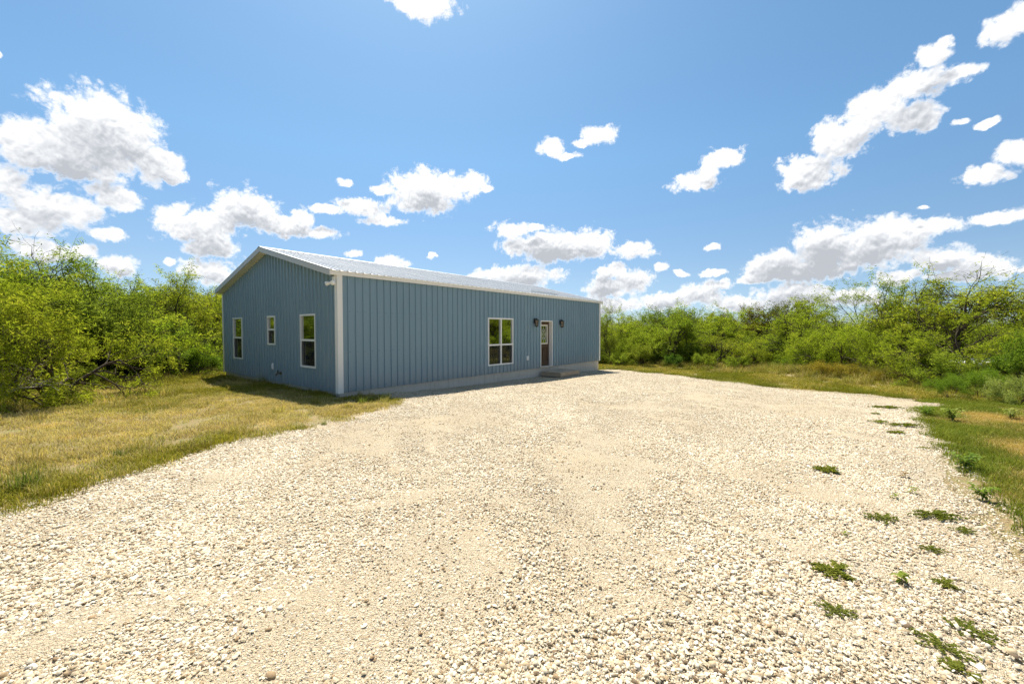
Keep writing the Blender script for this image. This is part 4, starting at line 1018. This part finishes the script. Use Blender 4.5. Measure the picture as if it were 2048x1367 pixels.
plant('mesquite_tree', 140, 20.0, 535, 'mesquite', 'mesquite crown seen between the tall dark one and the twiggy one', tint=YG, group=G_L, wide=1.1)
plant('mesquite_tree', 5, 16.5, 505, 'mesquite', 'mesquite behind the left border, its top just above the drooping boughs', tint=(0.95, 1, 0.9), group=G_L)
plant('shrub', 392, 17.0, 690, 'shrub', 'rounded green shrub at the lawn edge by the gable shadow', 'shrub', (0.85, 1.0, 0.8), 0.9, group='shrubs on the gable side')
plant('shrub', 318, 17.2, 690, 'shrub', 'dark green shrub around the foot of the vine-covered trunk', 'shrub', (0.6, 0.8, 0.7), 0.9, group='shrubs on the gable side')
plant('shrub', 235, 16.0, 715, 'shrub', 'low olive shrub between the drooping mesquite and the vine-covered trunk', 'shrub', OL, 1.1, group='shrubs on the gable side')
plant('shrub', 160, 12.3, 730, 'shrub', 'low yellow-green shrub right behind the drooping mesquite', 'shrub', YG, 1.2, group='shrubs on the gable side')
plant('shrub', 428, 21.0, 705, 'shrub', 'bright green shrub in the gap beside the gable corner', 'shrub', LG, 1.0, group='shrubs on the gable side')
# across the drive
plant('hackberry_tree', 1222, 27.0, 606, 'column', 'narrow dark green tree right beside the far end of the building', tint=OL, group=G_B, wide=0.8)
for px, dep, top, kind, tint, wide, lab in (
 (1262, 30.0, 627, 'mesquite', LG, 1.2, 'light green bushy tree next to the narrow dark one'),
 (1300, 31.5, 615, 'broad', (1.0, 1.05, 0.9), 1.1, 'green rounded tree behind the brush, second past the narrow dark one'),
 (1345, 29.0, 618, 'mesquite', (0.9, 0.95, 0.9), 1.25, 'mesquite with a dark leaning trunk in the brush beyond the building'),
 (1392, 32.0, 612, 'mesquite', LG, 1.2, 'bright green tree crown in the middle of the far brush'),
 (1438, 30.0, 622, 'mesquite', LG, 1.3, 'broad light green crown left of the brownish trees'),
 (1488, 32.0, 611, 'broad', BR, 1.0, 'brownish olive tree in the far brush'),
 (1535, 33.0, 604, 'broad', (0.75, 0.62, 0.6), 1.0, 'darkest rounded tree standing up behind the brush'),
 (1575, 29.0, 628, 'broad', (1.0, 0.8, 0.7), 1.0, 'olive tree between the darkest one and the tall light mesquites'),
 (1420, 26.5, 668, 'mesquite', YG, 1.5, 'low yellow-green mesquite in front of the far brush'),
 (1520, 25.5, 672, 'spreading', YG, 1.2, 'low wide mesquite in front of the darkest tree')):
    plant('brush_tree', px, dep, top, kind, lab, tint=tint, wide=wide, group=G_B)
plant('mesquite_tree', 1625, 24.0, 600, 'mesquite', 'light green mesquite left of the tall thin one', tint=LG, group=G_R, wide=1.1)
plant('mesquite_tree', 1706, 25.0, 560, 'sparse', 'tall thin mesquite with its dark stem showing against the clouds', tint=(1, 1, 0.95), group=G_R, var=0)
plant('mesquite_tree', 1672, 21.5, 640, 'spreading', 'low wide mesquite under the tall thin one', tint=LG, group=G_R)
plant('mesquite_tree', 1775, 24.0, 604, 'mesquite', 'mesquite between the tall thin one and the large crowns', tint=(1, 1, 0.9), group=G_R, wide=1.1)
plant('mesquite_tree', 1790, 20.0, 650, 'spreading', 'low mesquite with a slanting dark trunk below the large crowns', tint=LG, group=G_R)
plant('mesquite_tree', 1858, 22.0, 556, 'mesquite', 'first large mesquite crown from the middle of the picture', tint=(1, 1, 0.9), group=G_R, wide=1.15)
plant('mesquite_tree', 1935, 20.0, 540, 'mesquite', 'largest mesquite crown, above the brown fence post', tint=YG, group=G_R, wide=1.2)
plant('mesquite_tree', 2040, 18.5, 536, 'mesquite', 'large mesquite crown cut by the right border', tint=YG, group=G_R, wide=1.1)
plant('mesquite_tree', 1985, 16.2, 610, 'mesquite', 'mesquite with two dark trunks in front of the white frame', tint=(1.08, 1.05, 0.85), group=G_R, wide=1.1)
plant('shrub_tree', 1885, 16.2, 700, 'shrub', 'small leafy shrub at the end of the meadow left of the fence', 'shrub', LG, 1.0, group='shrubs across the drive')
plant('leafy_shrub', 2062, 13.8, 665, 'shrub', 'tall leafy green shrub on the right border above the wire fence', 'shrub', (0.85, 1.0, 0.8), 0.5, group='shrubs across the drive')
plant('feathery_shrub', 1905, 12.9, 752, 'feathery', 'feathery green shrub where the drive narrows', 'shrub', (0.75, 0.9, 0.7), 1.0, group='shrubs across the drive')
plant('feathery_shrub', 1962, 13.2, 738, 'feathery', 'second feathery green shrub, nearer the wire fence', 'shrub', (0.8, 0.95, 0.7), 1.0, group='shrubs across the drive')
plant('grey_leaved_shrub', 2040, 11.9, 752, 'shrub', 'pale grey-green shrub on the right border below the wire fence', 'shrub', (1.5, 1.35, 2.4), 0.9, group='shrubs across the drive')
plant('dry_shrub', 1662, 19.2, 722, 'dry', 'brown dried shrub on the yellow bank below the tall thin mesquite', 'shrub', (1.25, 0.78, 0.75), 1.7, group='shrubs across the drive')
plant('dry_shrub', 1745, 18.2, 742, 'dry', 'small reddish dried shrub on the bank right of the larger brown one', 'shrub', (1.25, 0.78, 0.75), 1.4, group='shrubs across the drive')
for px, dep, top, tint, wide, lab in (
 (1240, 25.2, 706, LG, 0.9, 'bright green weedy shrub beside the far corner of the slab'),
 (1282, 25.0, 690, YG, 0.8, 'yellow-green upright shrub just past the far corner'),
 (1345, 25.6, 708, (0.9, 1.15, 1.2), 0.9, 'bluish green shrub at the foot of the far brush'),
 (1408, 24.8, 706, LG, 0.9, 'light green shrub in the meadow edge, middle of the far brush'),
 (1475, 24.0, 712, LG, 1.1, 'green shrub in front of the brownish olive tree'),
 (1575, 23.0, 712, (0.9, 1.0, 0.8), 1.1, 'green shrub at the left foot of the light mesquites'),
 (1838, 18.0, 715, (1.0, 1.1, 0.9), 1.0, 'green shrub below the first large mesquite crown')):
    plant('meadow_shrub', px, dep, top, 'shrub', lab, 'shrub', tint, wide, group='shrubs across the drive')
# the brush behind, one mass
def thicket(name, cells, seed, label):
    r = np.random.default_rng(seed); protos = [trunkless for trunkless in (PT['mesquite'][0]['crown'], PT['mesquite'][2]['crown'], PT['broad'][0]['crown'], PT['shrub'][0]['crown'], PT['shrub'][1]['crown'])]
    pts, idx, scl = [], [], []
    for x0, y0, x1, y1, n, lo, hi, kinds in cells:
        for _ in range(n):
            t = r.random(); x = x0 + (x1 - x0) * t + r.normal(0, 0.9); y = y0 + (y1 - y0) * t + r.normal(0, 0.9)
            k = int(r.choice(kinds)); pts.append((x, y, float(gz(x, y)))); idx.append(k); scl.append((lo + (hi - lo) * r.random()) * (1.0 if k < 3 else 2.0))
    n = len(pts); rot = np.zeros((n, 3)); rot[:, 2] = r.random(n) * 6.28
    o = scatter(name, np.array(pts), rot, np.array(scl), np.array(idx), np.ones((n, 3)), protos); tag(o, label, 'brush', kind='stuff')
thicket('gable_brush', [(-17, 7, -34, 12, 14, 0.7, 0.95, (0, 1, 2)), (-15.5, 12, -26, 30, 22, 0.7, 1.0, (0, 1, 2, 3)), (-15, 26, -30, 34, 16, 0.8, 1.1, (0, 1, 2)), (-12, 30, -6, 34, 8, 0.8, 1.0, (0, 1, 2)), (-15, 14, -18, 22, 14, 0.4, 0.7, (3, 4)), (-15.5, -4, -20, 6, 14, 0.8, 1.0, (0, 1, 2))], 61, 'tangled green brush behind the trees on the gable side')
thicket('far_brush', [(4, 34, 24, 35, 26, 0.75, 0.95, (0, 1, 2)), (7, 28.5, 17, 28, 26, 0.38, 0.62, (3, 4, 0)), (16, 27, 24, 22, 22, 0.4, 0.7, (3, 4, 0)), (20, 30, 40, 27, 24, 0.6, 0.8, (0, 1, 2)), (30, 24, 46, 17, 18, 0.9, 1.15, (0, 1, 2)), (26, 15, 34, -4, 20, 0.8, 1.1, (0, 1, 2)), (0, 44, 50, 44, 26, 0.7, 0.9, (0, 1, 2))], 63, 'dense green brush closing the view beyond the meadow')

# ------------------------------------------------------------------ weeds on the gravel and the verge
def mat_mesh(seed, n=13, leafs=60, size=0.26):
    """a weed lying flat: stems spreading from one root, set with tiny leaves"""
    r = np.random.default_rng(seed); P, A = [], []
    for k in range(n):
        a = k * 6.28 / n + r.normal(0, 0.25); l = size * (0.55 + 0.6 * r.random()); t = r.random(leafs) ** 0.8
        bend = r.normal(0, 0.35); x = np.cos(a + bend * t) * l * t; y = np.sin(a + bend * t) * l * t
        P.append(np.stack([x, y, 0.020 + 0.035 * r.random(leafs) * (1 - 0.4 * t)], 1)); A.append(a + bend * t + r.choice([-1, 1], leafs) * (0.6 + 0.5 * r.random(leafs)))
    P, A = np.concatenate(P), np.concatenate(A); m = len(P); P[:, :2] += r.normal(0, 0.010, (m, 2))
    d = np.stack([np.cos(A), np.sin(A), r.normal(0.25, 0.3, m)], 1); d /= np.linalg.norm(d, axis=1)[:, None]
    s = np.stack([-np.sin(A), np.cos(A), r.normal(0, 0.4, m)], 1); l = (0.020 + 0.018 * r.random(m))[:, None]; w = l * 0.42
    v = np.stack([P, P + d * l * 0.5 + s * w, P + d * l, P + d * l * 0.5 - s * w], 1).reshape(-1, 3); k = np.arange(m) * 4
    return np_mesh('weed_mat', v, np.stack([k, k + 1, k + 2, k + 3], 1), M['leaf_weed'], {'tint': r.random(m) * 0.7})
MATS = [mat_mesh(201), mat_mesh(202, 10, 55), mat_mesh(203, 16, 55)]
def leafy_mesh(seed, h, nstem, nleaf, ll, lw):
    """an upright broad-leaved weed: arching leaves in whorls up a few stems; returns stem and leaf meshes"""
    r = np.random.default_rng(seed); mb = MB(); V_, F_, T_ = [], [], []; b = 0
    for k in range(nstem):
        a = r.random() * 6.28; le = (0.15 if nstem == 1 else 0.55) * h
        pts = [np.array([0, 0, -0.01]) + np.array([math.cos(a) * le * t * t, math.sin(a) * le * t * t, h * (0.75 + 0.25 * r.random()) * t]) for t in (0, 0.35, 0.7, 1.0)]
        mb.tube(pts, [0.02 * h, 0.017 * h, 0.012 * h, 0.006 * h], 5)
        for q in range(nleaf):
            t = 0.25 + 0.75 * (q + r.random()) / nleaf; i = min(int(t * 3), 2); u_ = t * 3 - i; p = pts[i] * (1 - u_) + pts[i + 1] * u_
            az = q * 2.4 + r.normal(0, 0.3); l = ll * (0.6 + 0.6 * r.random()); w = lw * (0.7 + 0.5 * r.random())
            d = np.array([math.cos(az), math.sin(az), 0]); s = np.array([-math.sin(az), math.cos(az), 0]); z = np.array([0, 0, 1.0]); lift = r.normal(0.35, 0.2)
            m1 = p + d * l * 0.35 + z * l * 0.35 * lift; m2 = p + d * l * 0.75 + z * l * (0.30 * lift - 0.05); e = p + d * l * 1.02 + z * l * (lift * 0.2 - 0.30)
            V_ += [p, m1 - s * w, m1 + s * w, m2 - s * w * 0.75, m2 + s * w * 0.75, e]; F_ += [(b, b + 1, b + 2), (b + 1, b + 3, b + 4), (b + 1, b + 4, b + 2), (b + 3, b + 5, b + 4)]
            T_ += [0.25 + 0.65 * r.random()] * 4; b += 6
    return mb, np_mesh('leaves', np.array(V_), np.array(F_), M['leaf_weed'], {'tint': np.array(T_)})
SPROUT = [leafy_mesh(211, 0.12, 1, 11, 0.055, 0.013), leafy_mesh(212, 0.09, 1, 9, 0.05, 0.012), leafy_mesh(213, 0.42, 6, 16, 0.13, 0.026), leafy_mesh(214, 0.34, 5, 15, 0.12, 0.024)]
M['stem'] = painted('weed_stem', (0.16, 0.20, 0.07), 0.2, 0.8)
def weed_mat(px, py, wpx_, label, k, tint=(1, 1, 1), flat=1.0):
    p = gp(px, py); dist = math.hypot(p[0], p[1]); s = wpx_ * p[1] / F_PX / 0.52
    o = link(bpy.data.objects.new('weed_mat', MATS[k % 3])); o.location = (p[0], p[1], p[2] + 0.020); o.scale = (s, s * flat, 0.7 * min(s, 1.3)); o.rotation_euler = (0, 0, 0 if flat < 1 else k * 1.9)
    o.color = (*tint, 1); o['kind'] = 'thing'; tag(o, label, 'weed', 'flat weeds growing on the gravel')
def sprout(name, px, py, k, sc_, label, group, tint=(1, 1, 1)):
    p = gp(px, py); o = empty(name, (p[0], p[1], p[2] + 0.008), px * 0.37); o.scale = (sc_,) * 3
    st_ = mesh_obj('stem', SPROUT[k][0].v, SPROUT[k][0].f, M['stem'], o); lf = link(bpy.data.objects.new('leaves', SPROUT[k][1]), o); lf.color = (*tint, 1); lf['kind'] = 'stuff'
    tag(o, label, 'weed', group)
WG = (0.85, 0.95, 0.9)
for k, (px, py, w, lab, flat) in enumerate((
 (1655, 944, 72, 'flat green weed alone on the gravel, highest of the large mats', 0.8),
 (1760, 1040, 62, 'flat green weed on the gravel level with the green verge bend', 1.0),
 (1872, 1036, 95, 'long flat green weed lying close to the green verge', 0.55),
 (1668, 1150, 108, 'widest ragged weed mat on the gravel, left of the little leafy sprout', 0.85),
 (1670, 1226, 66, 'compact dark green weed mat below the widest ragged one', 1.0),
 (1862, 1103, 46, 'small weed mat above and right of the little leafy sprout', 0.8),
 (1892, 1174, 62, 'weed mat right of and below the little leafy sprout', 0.9),
 (1882, 1298, 78, 'dense weed mat right below the dark brown clod', 1.2),
 (1944, 1272, 76, 'weed mat nearest the right border, right of the dark brown clod', 1.1),
 (1912, 1345, 80, 'weed mat at the very bottom near the right corner', 1.0),
 (1930, 1066, 60, 'thin weed strip between the gravel and the green verge', 0.5),
 (1772, 817, 60, 'farthest thin weed streak on the gravel before the drive narrows', 0.5),
 (1752, 829, 28, 'short weed streak just below the farthest one', 0.5),
 (1760, 846, 48, 'weed streak on the gravel, third from the narrows', 0.5),
 (1808, 853, 62, 'long weed streak on the gravel near the verge tip', 0.45),
 (1793, 868, 52, 'nearest of the thin weed streaks by the verge tip', 0.5),
 (1846, 899, 36, 'thin weed streak touching the verge edge', 0.5))):
    weed_mat(px, py, w, lab, k, (0.95, 0.80, 0.9) if k % 3 else (1.1, 0.9, 0.95), flat)
SG = 'leafy sprouts on the gravel'
sprout('leafy_sprout', 1803, 1168, 0, 1.0, 'little upright leafy sprout in the middle of the weedy gravel', SG)
sprout('leafy_sprout', 1788, 998, 1, 0.95, 'tiny leafy sprout left of its twin below the brown dried stalk', SG)
sprout('leafy_sprout', 1824, 988, 0, 0.9, 'tiny pale sprout right below the brown dried stalk', SG, (1.2, 1.1, 1.0))
sprout('leafy_sprout', 1690, 1075, 1, 0.7, 'smallest leafy sprout, alone on coarse gravel', SG)
sprout('dried_stalk', 1812, 958, 1, 1.2, 'brown dried stalk standing on the gravel left of the verge', SG, (0.9, 0.42, 0.45))
sprout('dried_stalk', 1832, 802, 1, 1.6, 'brown dried stalk where the drive narrows', SG, (0.9, 0.45, 0.45))
VG = 'broad-leaved weeds on the verge'
sprout('broadleaf_weed', 1930, 940, 2, 0.62, 'large dark broad-leaved weed on the green verge', VG, (0.75, 0.9, 0.9))
sprout('broadleaf_weed', 1965, 1000, 3, 0.55, 'broad-leaved weed below the large dark one on the verge', VG, (0.9, 1.0, 0.9))
sprout('broadleaf_weed', 1905, 843, 2, 0.85, 'pale broad-leaved weed on the tip of the verge', VG, (1.1, 1.1, 1.2))
sprout('broadleaf_weed', 1852, 832, 3, 0.8, 'dark broad-leaved weed where the verge tip meets the gravel', VG, (0.7, 0.9, 0.7))
sprout('broadleaf_weed', 2020, 838, 3, 0.85, 'pale broad-leaved weed near the right border above the dry grass', VG, (1.3, 1.2, 1.6))
# grass tussocks that stand out on the lawn
def tussock(px, py, s, label, seed, tint):
    p = gp(px, py); me = blade_patch('tussock', 160, 0.16, 0.14, 0.42, 0.004, M['tuss'], seed, 0.55, 0.4, (0.0, 0.7))
    o = link(bpy.data.objects.new('grass_tussock', me)); o.location = p; o.scale = (s, s, s); o.color = (*tint, 1); tag(o, label, 'grass', 'tussocks on the lawn')
M['tuss'] = foliage('tussock_grass', [(0.09, 0.14, 0.025), (0.17, 0.20, 0.04), (0.30, 0.26, 0.09)], 0.4)
tussock(55, 978, 0.8, 'tall green grass tussock by the gravel in the near corner of the lawn', 221, (1, 1, 1))
tussock(240, 912, 0.42, 'small green tussock on the lawn above the gravel edge', 222, (1, 1, 1))
tussock(768, 800, 0.8, 'bright green tussock at the corner where lawn, gravel and wall meet', 223, (1.15, 1.2, 1))
tussock(725, 808, 0.6, 'low green tussock beside the bright one near the building corner', 224, (1.1, 1.1, 1))
tussock(462, 757, 0.6, 'dark green tussock against the slab at the far end of the gable', 225, (0.7, 0.9, 0.8))
tussock(648, 850, 0.3, 'tiny green tussock on the gravel edge of the lawn', 226, (1.0, 1.0, 1))
# bleached dead branches at the left border
M['deadwood'] = m_wood('bleached_wood', (0.30, 0.26, 0.21), (0.52, 0.47, 0.40), (10, 10, 3), 0.9)
def dead_branch(px, depth, h, seed, label, lean):
    r = np.random.default_rng(seed); p = at(px, depth); segs, tips = [], []
    grow(r, np.array([0, 0, 0.05]), np.array([lean, -0.2, 0.5]) / math.hypot(lean, 0.54), h, 0.028, 0, 2, segs, tips, (0.6, 0.6, 0.6), (-0.02, -0.03, -0.04), (1, 2, 1), 0.16)
    v, f = tubes(segs, 0.002); o = link(bpy.data.objects.new('dead_branch', np_mesh('dead_branch', v, f, M['deadwood'], smooth=True))); o.location = p
    tag(o, label, 'branch', 'bleached branches at the left border')
dead_branch(-110, 8.0, 1.3, 231, 'bleached bare branch reaching in from the left border', 1.0)
dead_branch(-70, 8.4, 1.0, 232, 'lower bleached bare branch lying toward the grass at the left border', 1.1)

# ------------------------------------------------------------------ wire fence and what stands behind it
M['post'] = m_wood('cedar_post', (0.16, 0.085, 0.05), (0.30, 0.18, 0.11), (12, 12, 2.5), 0.9)
M['rust'] = painted('rusty_steel', (0.20, 0.085, 0.045), 0.25, 0.8)
M['wire'] = painted('fence_wire', (0.30, 0.30, 0.29), 0.15, 0.5, metal=0.7)
M['offwhite'] = painted('chalky_white', (0.72, 0.73, 0.72), 0.05, 0.6)
M['greypane'] = painted('grey_pane', (0.30, 0.34, 0.36), 0.15, 0.3)
fp = [(1850, 18.0), (1938, 16.6), (2008, 15.2), (2046, 14.2), (2110, 12.4)]
P_ = [at(*q) for q in fp]
fence = empty('wire_fence', P_[0]); tag(fence, 'wire fence with wooden and steel posts under the large mesquites', 'fence')
def loc(p, z): return (p[0] - P_[0][0], p[1] - P_[0][1], p[2] - P_[0][2] + z)
for k, p in enumerate(P_):
    if k in (0, 1, 2):
        r_ = 0.085 if k else 0.06; MB().lathe([(r_ * 1.05, -0.3), (r_, 0.3), (r_ * 0.95, 1.12), (r_ * 0.8, 1.22 - 0.02 * k), (0.02, 1.235 - 0.02 * k)], 10, loc(p, 0)).obj('post', M['post'] if k != 2 else M['rust'], fence)
    else:
        a = loc(p, 0); mb = MB(); mb.box(a[0] - 0.018, a[0] + 0.018, a[1] - 0.004, a[1] + 0.004, a[2] - 0.3, a[2] + 1.25); mb.box(a[0] - 0.004, a[0] + 0.004, a[1] + 0.0045, a[1] + 0.03, a[2] - 0.3, a[2] + 1.25)
        pst = mb.obj('post', M['offwhite'], fence); pst['label'] = 'white painted steel post'
for a, b in zip(P_[:-1], P_[1:]):
    for z in (0.15, 0.36, 0.58, 0.82, 1.08):
        m_ = (np.array(loc(a, z)) + np.array(loc(b, z))) / 2 - np.array([0, 0, 0.015])
        MB().tube([loc(a, z), tuple(m_), loc(b, z)], 0.006, 4).obj('wire', M['wire'], fence)
# low white framed structure behind the fence
q = at(1950, 18.6); fr = empty('white_frame_structure', (q[0], q[1], q[2]), 0.55); tag(fr, 'low white framed structure with grey panes half hidden behind the fence', 'shed')
MB().box(-2.4, 2.4, -0.6, 0.6, 0.0, 0.46).obj('base', M['greypane'], fr)
for k in range(7):
    xq = -2.4 + k * 0.8; MB().box(xq - 0.05, xq + 0.05, -0.62, 0.62, 0.461, 0.98).obj('upright', M['offwhite'], fr)
    if k < 6: MB().box(xq + 0.052, xq + 0.748, -0.58, -0.56, 0.463, 0.975).obj('pane', M['greypane'], fr)
MB().box(-2.46, 2.46, -0.64, 0.64, 0.981, 1.06).obj('top_rail', M['offwhite'], fr)
MB().box(-2.44, 2.44, -0.66, -0.622, 0.40, 0.50).obj('sill_rail', M['offwhite'], fr)
